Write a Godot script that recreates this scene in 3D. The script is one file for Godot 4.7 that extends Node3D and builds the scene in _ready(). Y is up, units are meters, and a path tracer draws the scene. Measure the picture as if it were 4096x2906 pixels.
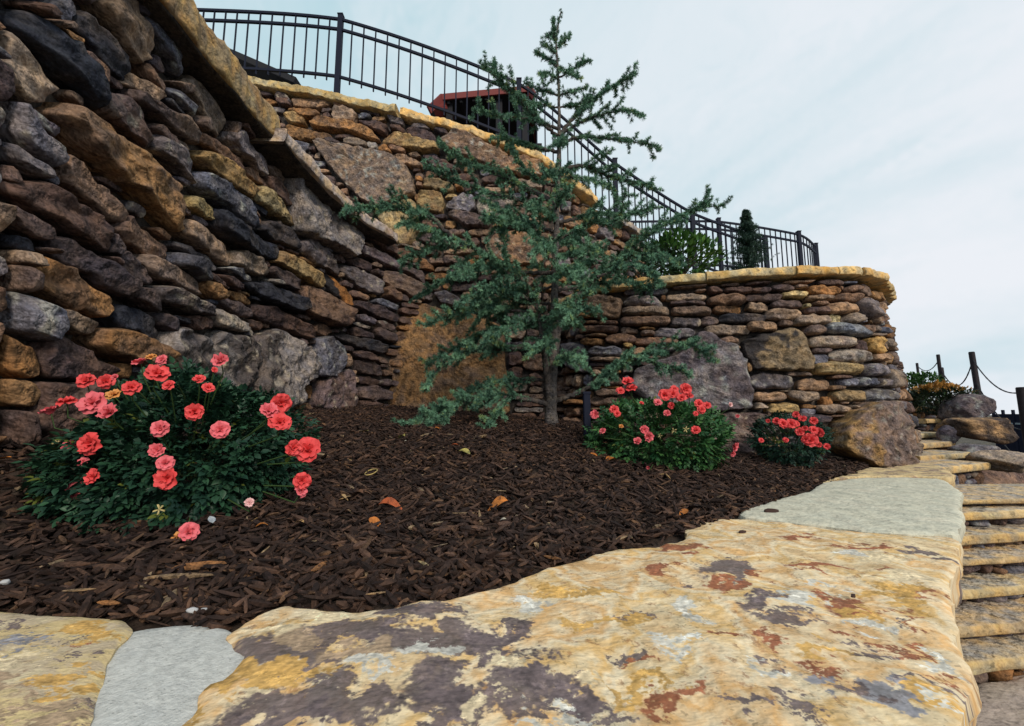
extends Node3D
# A raised mulch bed with roses and a young cedar below curved dry stone walls. y is up, metres; y = 0 is the top of the low wall in front.

const GROUND := [[-1.6174,1.387,0.2102],[-1.6735,2.0226,-0.0721],[-1.6268,3.4978,-0.0158],[-1.2633,4.24,0.0112],[-0.4306,4.3596,-0.0101],[0.6226,3.8433,-0.0393],[1.1562,3.5263,0.0805],[1.7618,3.3714,-0.0981],[2.3873,3.2793,0.0325],[0.2921,3.1,0.0474],[-1.2269,0.8568,-0.3257],[-0.9721,0.8568,0.0939],[-0.7577,0.6854,-0.0755],[-0.8334,0.8459,-0.0029],[-0.6883,0.8149,0.0618],[-0.5921,0.8051,0.0411],[-0.4537,0.644,-0.0258],[-0.5082,0.7987,0.2181],[-0.4489,0.8954,-0.269],[-0.298,0.8718,0.0496],[-0.122,0.9119,0.076],[-0.0776,0.7295,0.0005],[0.0824,1.0889,-0.0443],[0.319,1.2387,-0.0132],[0.5348,1.3713,0.0216],[0.4478,1.0971,0.0061],[0.8139,1.6158,-0.0155],[1.2596,2.0021,-0.0077],[1.6562,2.3556,-0.0161],[2.065,2.6592,0.0235],[-1.55,0.6,0.0571]]
const GROUND_PLANE := [-0.0872,-0.0991,0.0977]
const MULCH := [-1.5189,0.5996,-1.5499,0.9092,-1.5815,1.2188,-1.6116,1.5284,-1.6391,1.8382,-1.6622,2.1483,-1.6818,2.4587,-1.6888,2.7691,-1.6743,3.0787,-1.6272,3.3852,-1.5515,3.6852,-1.4238,3.9661,-1.2488,4.2202,-1.0191,4.4266,-0.6978,4.3595,-0.198,4.3203,0.2991,4.3018,0.5028,4.0557,0.5818,3.846,0.7226,3.6705,0.9248,3.5725,1.1366,3.502,1.3526,3.4455,1.57,3.3963,1.7884,3.3512,2.0082,3.3133,2.2294,3.2838,2.4517,3.2641,2.6759,3.2644,2.0791,2.678,1.6703,2.3762,1.2728,2.0235,0.8242,1.6365,0.5422,1.3909,0.3237,1.2572,0.0837,1.1062,-0.124,0.9272,-0.303,0.8867,-0.4563,0.9106,-0.517,0.8126,-0.6023,0.8191,-0.7001,0.829,-0.8475,0.8604,-0.9885,0.8715,-1.2476,0.8715]
const PLAN_LEFT := [-1500,300,-1515,451,-1530,602,-1545,752,-1560,903,-1576,1054,-1591,1205,-1606,1355,-1621,1506,-1634,1657,-1648,1808,-1660,1959,-1671,2110,-1681,2262,-1690,2413,-1697,2564,-1700,2716,-1698,2867,-1691,3018,-1674,3169,-1651,3319,-1622,3467,-1585,3614,-1537,3758,-1474,3896,-1400,4028,-1315,4154,-1218,4270,-1105,4371,-988,4467,-950,4500]
const PLAN_BACK := [-3900,4200,-3751,4218,-3602,4237,-3453,4256,-3304,4276,-3156,4295,-3007,4313,-2857,4330,-2708,4344,-2558,4356,-2409,4365,-2259,4371,-2109,4374,-1959,4375,-1808,4375,-1658,4373,-1508,4369,-1358,4365,-1208,4360,-1058,4354,-908,4345,-759,4335,-609,4323,-459,4311,-310,4300,-160,4289,-10,4280,140,4275,290,4272,439,4287,584,4324,724,4379,857,4447,987,4522,1114,4603,1237,4689,1358,4778,1476,4871,1590,4968,1701,5069,1812,5170,1923,5271,2036,5370,2149,5468,2262,5567,2300,5600]
const PLAN_RIGHT := [420,4600,440,4451,459,4302,486,4154,528,4009,581,3869,660,3742,776,3647,914,3587,1056,3538,1200,3494,1346,3457,1492,3424,1639,3392,1787,3362,1935,3335,2083,3312,2233,3294,2382,3279,2532,3270,2683,3275,2829,3307,2974,3347,3111,3408,3233,3497,3345,3597,3452,3702,3558,3809,3663,3917,3763,4029,3853,4149,3933,4276,3993,4414,4035,4559,4066,4706,4092,4854,4116,5002,4141,5151,4150,5200]
const STONES_LEFT := [["G",275,221,295,230,338,230,368,226,374,215,372,205,358,180,328,182,301,176,283,176,277,191],
["G",245,85,269,96,290,93,317,80,322,71,296,59,293,43,263,36,240,45,239,54,247,70],
["p",323,64,350,74,363,78,367,37,334,33,316,44],
["b",296,128,301,138,314,141,339,138,359,131,356,119,349,112,327,113,302,115],
["O",108,141,112,148,117,150,130,152,144,153,162,154,173,150,176,143,175,130,171,123,153,130,138,131,123,134,115,139,110,140],
["G",203,77,213,84,237,85,247,80,244,67,236,54,216,49,203,60],
["g",314,90,323,101,338,100,350,94,350,75,336,66,319,66],
["k",196,147,202,152,219,153,245,155,266,156,265,144,246,141,216,139,202,140],
["d",242,101,245,108,267,112,293,109,316,105,318,99,308,95,276,98,250,98],
["d",143,48,160,52,188,52,187,34,162,31,143,35],
["g",290,171,305,179,328,176,345,168,344,159,321,160,294,162],
["b",396,171,401,183,419,183,445,175,445,167,445,157,425,162],
["k",235,115,237,121,257,126,280,127,300,127,304,120,289,113,258,113],
["g",347,167,355,174,379,174,397,168,396,154,377,154,355,160],
["d",195,53,216,47,236,45,240,33,217,30,192,34],
["y",268,155,287,156,308,155,322,153,322,140,301,142,274,144,259,142],
["g",183,162,188,167,207,172,226,171,241,159,240,157,227,154,208,157,186,155],
["G",169,67,173,77,180,80,198,79,203,73,202,62,190,54,175,58],
["y",178,170,189,180,202,185,216,185,235,185,231,173,212,171,193,170],
["y",236,185,244,191,264,193,283,187,286,179,272,178,251,177,238,176],
["g",207,200,214,211,231,215,251,214,251,201,233,197,215,197],
["k",339,104,353,108,383,108,403,104,400,95,369,96],
["k",244,159,251,169,268,176,288,173,290,162,273,160,255,157],
["d",360,135,366,143,392,142,414,137,411,128,388,129],
["K",322,148,329,158,340,158,361,143,359,133,343,137],
["p",365,190,370,199,394,200,417,194,416,185,391,188],
["t",176,126,177,133,183,137,199,137,216,135,217,128,214,122,196,123,182,124],
["d",113,47,125,48,140,48,136,35,133,26,119,26,110,30,113,41],
["t",171,204,175,213,182,217,192,214,207,213,209,208,202,196,190,198,179,200],
["d",373,208,384,221,396,219,412,211,412,200,396,202],
["t",217,125,219,134,230,139,247,140,259,134,255,130,234,125],
["d",370,60,391,63,410,58,408,50,384,47,371,50],
["t",120,198,135,215,140,212,150,207,150,202,144,190,136,192,127,194],
["k",94,163,96,169,101,171,112,172,120,171,125,167,128,163,126,155,116,157,107,160,98,160,94,160],
["d",98,109,104,113,109,115,118,114,129,114,134,111,135,106,133,100,120,101,111,103,105,105,99,106],
["g",142,213,146,222,156,226,162,222,171,214,169,205,162,207,151,209,144,210],
["o",107,81,108,87,111,90,120,89,131,85,140,82,139,76,137,73,125,74,114,77,108,78],
["o",130,63,132,68,137,70,149,70,161,68,167,64,165,61,157,56,144,58,134,60],
["b",367,85,381,88,397,83,396,72,372,74],
["b",152,104,157,108,170,109,186,108,194,104,195,99,184,98,169,99,161,99],
["d",113,57,117,63,121,64,127,62,134,57,142,53,142,50,131,47,114,48],
["b",185,187,191,192,205,196,227,196,224,187,205,187,190,184],
["d",258,136,267,142,284,142,297,139,294,130,274,131],
["g",160,92,167,97,181,96,199,95,204,90,187,87,172,88,163,88],
["d",113,94,114,99,120,100,130,98,140,95,147,93,147,88,144,84,134,86,122,89,114,92],
["g",154,162,157,167,165,169,181,167,184,159,180,155,168,157,154,157],
["b",138,113,145,121,154,119,171,117,170,112,167,107,155,108,144,109],
["b",141,177,154,180,166,184,184,185,179,175,165,174,154,174,142,172],
["b",115,126,116,131,122,131,128,127,138,124,144,122,143,117,135,114,125,118,115,120],
["p",132,155,136,170,140,173,150,171,154,164,152,155,143,156],
["k",114,185,118,191,122,191,130,190,138,189,139,183,137,178,128,176,121,179,114,181],
["k",139,74,141,80,146,82,158,81,163,78,169,73,167,67,155,69,146,71],
["w",203,93,208,96,224,94,241,93,236,88,224,85,207,86],
["d",252,203,263,208,277,202,279,192,268,192,256,197],
["d",386,119,394,122,412,116,411,106,392,109],
["b",417,186,423,194,445,190,445,179,445,173,441,180],
["d",355,179,365,185,384,184,384,174,361,174],
["t",94,158,96,159,104,157,112,153,109,148,105,140,100,140,95,141],
["g",171,118,174,122,187,123,200,124,208,121,206,116,196,115,179,118],
["b",227,194,238,200,254,199,259,194,244,191,230,189],
["Y",177,144,183,151,191,152,202,153,199,143,188,143,178,141],
["g",170,109,172,114,180,118,192,118,195,115,194,107,185,108],
["b",397,161,405,166,418,160,416,152,399,154],
["g",386,146,391,151,416,147,415,141,398,142],
["d",361,93,373,95,390,93,389,86,367,87],
["d",357,113,365,116,386,114,386,108,363,107],
["g",102,75,106,75,112,72,118,73,118,65,115,59,109,62,103,63],
["d",371,48,386,49,400,45,398,41,373,42],
["b",253,211,263,217,275,213,273,207,259,206],
["d",140,97,142,104,147,106,156,101,161,97,159,94,152,94,143,95],
["p",362,127,372,131,387,126,386,121,368,122],
["d",372,70,383,72,395,68,394,63,374,64],
["t",136,176,141,185,150,189,160,189,158,183,147,180,140,177],
["g",96,135,98,136,103,132,110,130,114,128,114,125,112,121,106,123,100,124,97,126],
["b",358,149,368,153,381,150,380,145,362,144],
["d",212,101,220,105,239,103,241,97,224,97],
["p",388,126,394,129,410,124,409,118,394,120],
["t",348,91,355,90,364,85,365,80,354,77],
["o",195,105,196,109,204,109,213,107,212,101,202,100,196,101],
["p",395,69,408,71,420,67,416,63,397,63],
["g",159,191,162,195,168,197,178,197,178,190,168,190],
["o",215,106,217,109,230,111,243,109,242,106,226,105],
["g",207,119,214,123,231,123,233,119,222,117],
["d",206,115,213,117,228,115,228,111,215,110],
["d",146,86,149,91,155,91,162,87,162,82,154,83],
["d",184,86,191,88,203,88,204,83,191,80],
["w",359,119,368,122,384,119,383,117,367,116],
["g",103,179,114,192,115,187,112,179,108,175,104,176],
["o",103,61,108,59,112,58,113,50,112,48,104,50],
["b",152,167,157,172,170,172,167,167,158,166],
["b",126,155,128,164,132,167,135,166,136,163,132,154],
["d",99,103,102,102,108,101,112,100,113,96,109,94,103,95,100,96],
["b",117,173,120,177,124,177,130,176,131,171,128,169,123,171],
["b",145,191,147,196,154,195,161,196,157,189,150,189],
["d",217,216,222,221,235,221,233,216],
["b",399,80,408,80,413,74,401,73],
["d",195,112,201,115,214,112,215,108,203,110],
["b",391,91,402,92,406,85,395,86],
["t",118,69,120,73,125,73,132,71,132,68,128,65,123,67],
["o",105,48,109,47,114,46,113,40,111,38,105,39],
["d",148,196,151,205,157,206,159,200,152,197],
["b",160,197,166,203,173,205,174,201,168,197],
["d",163,80,167,84,173,83,173,76,167,75],
["b",151,227,156,230,162,230,171,230,165,226,158,225],
["d",386,180,397,179,397,173,387,174],
["g",97,122,100,122,106,121,108,119,108,116,103,116,98,117],
["b",177,188,185,198,187,193,184,187],
["d",136,214,146,225,144,219,141,212,137,212],
["b",209,212,214,216,214,210,209,202],
["d",135,109,138,107,140,104,139,100,134,100],
["b",158,121,162,123,171,122,170,120,164,119],
["k",100,93,105,94,109,92,109,90,105,89,100,89],
["d",96,171,101,176,105,175,101,170,96,170],
["t",101,88,104,89,109,88,108,85,101,84],
["b",101,83,103,84,106,82,106,76,102,75],
["w",257,128,264,131,270,129,262,126],
["d",106,38,108,36,109,32,109,26,107,26],
["o",110,175,112,177,118,179,118,177,117,174],
["b",104,172,107,176,110,177,109,175,105,171],
["b",98,115,100,116,101,115,101,111,98,110],
["d",135,99,138,100,140,98,139,96],
["b",109,92,111,93,113,92,113,91,110,91]]
const FILLERS_LEFT := [["b",93,59,20,11],["p",194,8,25,13],["d",364,29,31,12],["o",426,46,33,11],["o",248,25,28,14],["p",84,46,23,12],["k",278,25,30,13],["o",132,12,31,11],["b",64,106,17,9],["o",408,8,15,9],["k",244,174,21,5],["d",334,24,17,13],["k",376,15,17,14],["d",68,169,29,9],["b",428,114,29,15],["t",98,204,25,7],["b",228,10,15,11],["d",94,212,23,8],["d",172,7,17,9],["b",78,157,27,13],["b",352,6,17,11],["b",116,198,8,10],["b",322,9,23,14],["p",346,177,15,7],["t",68,51,9,11],["b",428,206,29,13],["k",383,39,28,5],["p",392,4,13,8],["b",355,17,24,10],["d",70,134,25,15],["o",307,41,19,9],["g",398,20,25,11],["t",55,118,19,13],["t",87,94,24,13],["b",292,6,15,12],["p",80,181,15,13],["d",310,22,21,9],["g",84,71,19,9],["d",60,84,29,7],["k",265,11,27,13],["p",100,6,25,12],["d",432,63,22,11],["d",90,139,11,13],["t",160,21,21,15],["b",429,33,28,13],["k",100,195,21,9],["g",74,115,15,8],["g",430,99,17,12],["b",429,133,28,9],["t",184,25,21,11],["b",328,107,21,9],["t",102,19,15,12],["o",426,87,34,10],["o",396,31,30,9],["b",410,98,14,7],["o",74,196,23,13],["k",430,19,27,13],["p",88,35,33,9],["o",96,185,15,9],["o",427,125,23,5],["g",88,81,26,9],["o",374,4,23,7],["k",60,73,29,9],["g",306,11,9,11],["d",60,94,27,12],["g",51,143,12,7],["d",428,143,23,7],["b",424,158,10,7],["d",430,6,27,11],["g",233,2,33,3],["b",250,95,15,7],["t",156,6,14,12],["k",214,17,11,13],["g",90,111,15,13],["o",226,22,13,11],["d",78,59,9,11],["g",428,54,29,4],["g",310,31,29,8],["o",339,5,8,10],["o",307,53,20,12],["p",90,127,12,9],["b",132,22,13,7],["d",54,154,18,13],["d",404,41,9,8],["d",289,15,20,4],["k",430,74,25,10],["t",130,3,32,5],["d",87,23,12,9],["b",142,29,12,6],["d",248,36,13,6],["o",115,212,18,8],["d",430,150,23,6],["p",274,34,19,4],["g",79,148,30,3],["t",429,215,28,3],["b",243,12,14,11],["o",266,2,31,3],["d",88,169,9,9],["g",117,22,14,7],["p",202,21,11,12],["b",289,36,10,8],["d",356,155,13,6],["d",70,144,25,3],["d",74,123,18,5],["o",306,159,24,3],["g",184,17,23,3],["g",150,126,12,6],["p",68,63,9,9],["g",428,197,24,3],["b",304,112,18,4],["t",212,27,8,6],["p",191,140,12,4],["b",286,160,14,3],["p",108,137,12,5],["p",93,177,10,5],["b",380,203,13,4],["p",316,64,6,7],["p",304,93,9,5],["d",84,13,6,8],["b",391,185,12,5],["b",144,22,9,7],["g",90,120,13,3],["d",100,46,7,9],["b",74,28,13,3],["p",118,206,13,3],["b",98,71,6,8],["g",66,186,9,5],["t",78,107,7,7],["g",212,5,7,7],["k",413,104,16,3],["p",68,179,6,7],["t",168,57,11,5],["p",234,50,11,4],["b",242,169,14,3],["k",169,188,16,3],["k",180,83,13,3],["b",416,60,9,6],["d",357,95,11,6],["t",369,67,6,7],["t",436,156,11,4],["k",392,11,13,4],["g",84,4,6,8],["o",148,54,7,6],["g",201,56,10,4],["d",136,130,11,3],["p",176,154,9,3],["g",69,37,4,5],["d",90,15,5,4],["b",68,43,9,3],["g",242,88,5,5],["t",174,172,7,4],["p",401,83,7,4],["b",180,140,7,3],["k",204,98,7,3],["p",354,112,5,4],["b",232,115,4,6],["g",113,15,6,4],["b",362,124,5,4],["o",128,214,6,5],["d",338,14,7,5],["p",306,2,9,4],["b",314,94,5,4],["g",331,180,12,3],["d",136,175,7,3],["p",346,27,5,7],["k",247,112,8,3],["o",441,125,4,5],["o",140,36,5,5],["p",319,39,4,6],["g",202,30,11,3],["o",239,113,7,3],["b",309,62,6,4],["b",329,33,8,3],["b",118,154,7,4],["g",323,158,8,3],["d",282,7,5,6],["g",312,88,5,6],["g",415,79,5,4],["t",348,162,4,6],["o",191,44,4,6],["g",112,119,6,5],["d",152,31,5,4],["o",100,28,12,3],["o",243,164,4,5],["g",190,196,4,5],["k",326,143,5,4],["t",368,74,5,5],["g",364,132,5,4],["o",386,152,8,3],["p",274,159,7,3],["b",262,97,8,3],["d",257,140,6,4],["b",344,33,8,3],["g",156,55,8,3],["d",296,21,5,6],["p",344,109,7,4],["g",192,51,5,6],["b",260,35,7,3]]
const STONES_BACK := [["O",265,149,269,160,284,158,318,148,352,142,382,128,383,94,387,66,389,34,356,38,331,38,292,41,266,43,263,55,271,68,261,86,259,106,264,120],
["T",148,367,160,368,175,361,208,354,242,345,264,329,273,312,276,291,265,287,247,281,226,277,211,288,187,313,171,334],
["T",359,220,369,234,393,242,415,234,436,209,419,198,385,199,362,207],
["y",226,273,247,280,269,288,277,280,281,252,278,226,268,219,254,235],
["T",300,361,315,374,330,371,357,356,386,341,384,324,357,327,331,337,308,350],
["T",365,325,396,335,436,328,430,307,396,309,369,314],
["y",230,365,236,379,247,381,273,369,299,359,301,348,279,351,251,358],
["o",145,387,148,401,159,399,192,395,217,384,228,370,222,368,197,379,169,383],
["w",347,278,351,287,377,285,393,278,389,264,370,257,350,264],
["y",277,299,300,298,309,288,309,265,287,272,278,280],
["o",116,383,118,391,145,383,170,377,169,369,144,369,119,372],
["t",119,432,163,432,166,423,148,415,120,417],
["b",311,267,323,270,348,262,367,255,360,245,335,248],
["g",312,279,324,287,329,293,344,289,346,270,337,266,314,271],
["t",166,404,170,418,188,416,198,409,196,395,172,397],
["b",408,98,418,98,429,97,435,92,435,85,430,80,406,80,402,85,402,92],
["y",282,310,287,315,307,311,321,302,320,292,286,300],
["d",257,385,266,388,287,380,298,368,295,362,267,371],
["d",281,342,301,340,328,325,321,321,293,326],
["d",409,115,421,116,435,115,441,111,441,106,436,102,407,101,404,106,404,111],
["t",396,304,409,304,426,303,433,300,433,295,428,291,395,291,392,295,392,300],
["d",197,398,204,400,224,395,237,388,234,376,217,384],
["d",355,314,374,313,393,312,396,309,396,306,394,303,354,304,352,307,352,311],
["o",123,409,131,417,148,415,155,406,148,399,136,398],
["g",302,168,319,170,337,157,333,149,311,156],
["b",409,126,427,126,447,126,451,124,451,120,448,117,408,116,406,119,406,123],
["d",323,194,332,194,342,193,347,189,347,183,344,179,322,180,319,184,318,190],
["t",242,347,261,347,282,333,281,327,262,332],
["y",111,403,120,409,137,403,140,390,123,390],
["t",183,370,201,373,213,368,212,358,201,357,186,363],
["o",270,210,285,212,303,201,301,194,278,199],
["p",280,233,285,239,306,237,314,228,299,224],
["o",342,207,354,207,366,206,369,203,370,199,367,196,341,197,339,200,339,204],
["g",391,137,399,143,416,137,416,127,399,128],
["b",290,258,298,258,306,257,309,254,310,249,307,245,289,246,287,249,287,254],
["g",232,407,243,407,258,397,254,390,239,395],
["b",315,211,324,211,333,210,337,207,337,203,335,200,314,200,312,204,312,208],
["d",287,244,295,244,303,243,307,240,307,236,305,234,286,234,284,237,284,241],
["o",381,158,386,158,391,157,393,153,393,147,391,143,380,143,378,147,378,153],
["b",391,37,402,37,413,37,416,35,416,32,414,29,390,29,389,32,389,35],
["b",380,168,390,169,400,168,403,166,403,163,401,160,379,161,377,163,377,166],
["g",98,431,106,436,118,430,118,420,106,424],
["b",410,76,415,77,420,75,423,72,423,67,421,64,409,64,408,67,408,72],
["g",262,391,275,393,288,385,285,382,268,385],
["b",293,224,298,224,304,223,307,221,307,216,305,213,292,214,290,217,290,221],
["d",397,48,410,48,423,48,425,46,425,44,424,43,397,43,395,44,395,47],
["b",299,210,305,210,311,209,315,207,315,203,313,201,299,201,297,204,296,208],
["t",357,299,366,299,375,298,377,296,377,293,375,290,356,291,355,294,355,297],
["d",162,371,171,373,182,365,179,360,166,363],
["d",195,417,214,417,226,410,223,405],
["b",238,360,247,361,261,354,259,349,242,353],
["d",237,389,247,390,258,383,256,377,242,381],
["b",166,425,180,428,190,420,170,418],
["w",394,42,408,42,422,42,423,41,423,39,422,37,394,37,393,39,393,41],
["d",421,37,428,37,435,37,438,35,438,32,436,29,419,29,418,32,418,35],
["d",103,425,118,427,119,417,107,416],
["o",227,357,236,360,244,352,240,347,229,351],
["b",350,167,357,169,368,159,366,154,355,159],
["w",213,368,224,366,227,355,215,358],
["o",396,157,400,157,404,156,406,154,406,150,404,147,395,147,394,150,394,154],
["d",290,383,301,384,312,375,307,372],
["b",357,176,363,176,370,175,372,174,372,171,371,169,356,169,355,171,355,174],
["t",262,350,274,351,280,344,271,342],
["d",157,405,165,408,170,400,159,397],
["y",341,195,345,195,349,195,351,193,352,189,350,187,341,187,339,190,339,193],
["t",278,221,282,222,287,221,289,219,289,217,288,215,277,215,276,217,276,219],
["o",321,265,327,265,332,264,334,262,334,260,333,259,321,259,320,261,320,263],
["w",280,230,283,230,287,229,289,227,289,224,288,222,280,222,278,225,278,228],
["y",311,292,316,292,322,291,324,290,324,288,323,286,310,287,309,288,309,290],
["d",382,142,388,142,394,142,395,140,395,138,394,137,381,137,380,139,380,141],
["b",370,168,372,168,375,168,376,166,376,163,375,160,369,160,368,163,368,166],
["y",301,369,307,373,313,369,308,364],
["b",275,320,278,321,281,320,283,319,283,316,282,315,275,315,274,317,274,319],
["o",323,302,326,302,329,301,331,300,331,297,330,296,323,296,322,298,322,300],
["o",276,314,279,315,281,314,283,312,283,310,282,308,276,308,275,310,275,313],
["b",278,308,280,308,282,307,283,306,283,303,283,301,277,301,277,303,276,306],
["o",275,294,276,294,278,293,279,291,279,287,278,284,276,284,275,287,275,291]]
const FILLERS_BACK := [["d",470,157,25,15],["t",395,120,22,14],["o",588,151,29,11],["o",489,260,43,17],["o",618,243,25,17],["b",334,229,37,13],["o",305,187,26,11],["g",492,198,19,19],["o",472,244,19,11],["b",395,178,42,15],["t",234,230,35,17],["o",404,192,43,12],["b",90,374,33,13],["g",474,279,19,15],["o",125,266,31,9],["g",168,267,19,13],["b",200,274,42,15],["d",168,312,27,18],["t",64,262,43,13],["o",517,279,36,15],["d",30,242,29,13],["d",150,214,23,11],["t",415,163,21,12],["t",614,268,21,12],["g",127,360,37,17],["d",84,339,29,19],["o",40,196,27,11],["g",503,240,39,11],["g",394,107,20,10],["d",89,400,42,11],["g",222,256,19,18],["o",556,193,31,17],["b",324,241,25,9],["o",82,422,43,11],["o",42,314,47,17],["d",454,36,30,13],["b",452,224,39,13],["d",430,286,37,10],["o",522,194,35,17],["b",90,198,29,11],["o",485,29,30,17],["t",489,175,23,11],["b",330,314,35,12],["b",488,101,21,13],["t",331,217,44,8],["g",589,183,32,13],["o",120,332,43,17],["d",102,253,32,11],["d",274,185,34,11],["d",392,252,33,15],["t",170,251,39,11],["o",548,170,31,9],["t",398,64,18,13],["b",98,314,45,17],["g",262,27,21,14],["g",534,152,33,14],["b",443,65,36,17],["o",336,327,14,12],["o",612,212,25,11],["b",466,108,19,13],["t",608,226,45,14],["o",142,307,21,19],["g",544,258,31,17],["d",438,274,33,13],["b",36,352,43,17],["t",30,420,30,11],["g",76,277,45,16],["t",25,296,20,16],["g",72,359,19,15],["t",564,233,40,11],["b",38,332,46,17],["d",512,227,41,13],["b",562,150,21,10],["g",500,163,32,10],["g",28,378,21,13],["g",158,283,40,18],["d",56,377,34,13],["d",342,301,21,13],["t",352,241,29,9],["b",44,290,17,17],["b",52,302,31,5],["g",253,208,31,13],["b",50,220,41,9],["g",357,149,14,12],["d",86,235,21,17],["o",255,137,19,15],["b",450,136,43,18],["b",492,276,13,14],["d",80,326,36,5],["b",118,224,41,13],["t",492,149,17,17],["g",257,163,23,9],["d",459,87,44,11],["o",90,293,45,13],["b",188,198,35,16],["o",586,201,26,19],["b",468,296,37,17],["t",416,149,19,13],["t",304,28,29,11],["d",84,214,24,13],["t",55,408,18,15],["b",617,152,28,13],["g",398,287,25,9],["d",70,389,35,9],["o",584,166,37,18],["b",302,175,20,10],["t",150,233,21,17],["b",406,267,28,13],["d",486,130,28,9],["o",116,239,37,15],["d",338,174,32,10],["b",430,247,27,15],["b",28,262,26,11],["o",449,310,31,9],["d",196,237,41,15],["b",142,346,19,9],["g",550,221,34,11],["o",255,70,20,19],["b",116,346,23,9],["d",362,184,22,8],["t",606,257,23,9],["b",222,207,29,15],["g",28,408,23,10],["t",454,241,17,17],["g",541,179,46,8],["b",256,39,22,8],["t",25,276,20,15],["g",460,205,27,19],["t",123,291,17,19],["b",617,165,28,11],["b",88,302,39,4],["d",484,45,28,14],["o",248,217,41,4],["b",532,208,39,10],["o",438,261,29,11],["o",284,38,23,7],["o",256,196,37,9],["o",340,29,39,11],["o",58,234,21,17],["g",155,335,24,11],["o",150,267,17,11],["o",188,216,29,18],["g",22,228,14,12],["g",38,210,21,9],["d",480,67,35,9],["t",26,394,21,17],["o",449,187,44,15],["o",509,151,14,12],["d",255,151,19,12],["g",388,25,29,9],["g",453,24,33,8],["t",446,154,23,16],["t",254,53,17,13],["b",438,200,15,10],["t",491,82,18,17],["d",462,172,28,13],["d",253,120,16,16],["g",562,209,19,10],["g",621,198,20,14],["b",38,252,33,5],["d",394,93,17,16],["d",510,217,44,5],["b",170,298,33,9],["t",372,145,13,15],["b",489,116,23,16],["d",138,253,24,11],["d",118,276,37,9],["b",292,321,16,9],["t",92,355,21,12],["t",232,243,29,7],["t",201,252,20,13],["o",44,274,17,10],["g",357,321,16,11],["b",462,121,19,11],["d",190,287,23,10],["g",294,164,15,10],["b",488,184,32,6],["o",618,178,25,14],["o",38,230,16,9],["t",44,391,15,12],["b",61,435,26,10],["o",572,269,19,17],["d",138,198,23,15],["o",420,25,31,9],["g",447,98,18,10],["d",551,273,20,12],["o",577,253,34,11],["b",21,440,12,14],["t",38,435,19,17],["o",160,197,20,13],["b",440,49,27,12],["g",461,258,13,15],["t",158,325,31,6],["o",511,177,12,14],["d",590,269,17,14],["b",252,104,13,15],["d",302,262,25,6],["g",280,27,15,13],["o",317,252,12,12],["g",26,366,23,9],["d",560,243,21,7],["b",70,249,29,10],["g",93,411,42,9],["b",462,49,14,12],["o",472,76,19,8],["o",435,173,19,11],["d",210,222,12,13],["d",97,264,22,9],["g",266,173,41,10],["d",586,243,29,7],["o",520,262,15,16],["b",62,206,17,17],["o",432,235,25,7],["g",525,167,14,14],["b",111,210,28,12],["b",407,53,35,6],["b",576,220,16,10],["d",395,78,16,13],["o",253,88,15,15],["d",226,194,19,8],["b",116,197,19,13],["d",86,432,23,8],["d",480,224,15,17],["b",446,77,30,6],["g",195,262,32,6],["b",168,237,13,15],["b",98,387,19,11],["t",368,192,29,6],["b",533,242,20,12],["t",480,57,20,8],["d",185,376,24,6],["d",50,365,22,8],["o",496,292,16,10],["b",21,209,12,14],["g",60,292,13,12],["d",442,298,14,12],["d",493,211,38,5],["b",504,248,36,4],["b",407,277,26,6],["o",538,231,10,8],["b",307,318,11,9],["g",168,215,10,11],["b",460,272,9,11],["b",160,413,13,8],["t",477,144,11,9],["g",54,422,11,9],["b",358,231,9,9],["t",312,196,18,6],["g",618,188,25,4],["o",344,156,11,11],["d",449,109,14,10],["g",64,346,9,9],["o",349,210,23,4],["d",605,199,10,12],["d",132,212,12,8],["o",126,307,9,11],["b",374,33,18,5],["d",94,364,21,4],["d",112,375,8,10],["b",465,97,16,7],["t",386,297,13,10],["g",595,236,20,4],["b",65,193,20,6],["g",290,346,18,5],["t",548,162,31,4],["g",592,215,14,7],["o",251,186,11,9],["b",441,211,8,10],["d",625,257,12,9],["b",421,178,8,11],["o",224,402,17,7],["t",342,165,15,6],["g",366,25,11,9],["o",278,164,17,6],["d",20,196,10,11],["b",192,298,9,10],["b",126,318,9,9],["g",70,311,9,11],["g",207,405,16,8],["d",386,134,12,7],["t",416,60,16,6],["t",84,223,24,4],["t",422,137,10,9],["b",308,37,21,5],["g",167,225,12,7],["b",143,319,20,4],["t",322,336,10,8],["b",486,137,29,3],["b",311,342,8,8],["o",478,193,7,9],["d",207,286,7,7],["o",628,269,6,9],["b",457,284,14,5],["o",211,194,9,8],["b",112,389,7,8],["t",156,348,7,9],["o",317,176,8,9],["b",68,411,6,9],["b",275,325,10,5],["b",430,161,7,9],["d",142,244,15,4],["b",24,286,18,3],["d",374,158,10,5],["d",472,235,19,4],["b",258,223,9,6],["o",160,206,20,3],["t",416,257,13,4],["g",350,291,10,5],["t",122,256,6,8],["d",150,356,8,6],["d",430,150,6,8],["b",142,295,21,3],["o",396,339,16,3],["b",236,251,8,8],["t",21,429,12,6],["o",568,180,7,7],["o",413,249,6,9],["t",150,222,21,3],["o",371,251,8,9],["o",120,414,10,5],["b",366,302,17,3],["o",380,288,11,4],["b",284,266,7,8],["d",282,194,12,6],["g",60,397,14,5],["d",22,219,14,4],["o",440,319,10,7],["b",65,333,6,8],["t",374,241,12,4],["b",106,283,13,4],["g",496,57,9,7],["t",70,320,9,5],["t",478,203,7,9],["t",512,289,15,3],["d",222,218,9,5],["g",410,241,12,4],["g",50,246,10,5],["t",376,198,11,4],["b",186,307,8,6],["d",330,198,17,3]]
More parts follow.
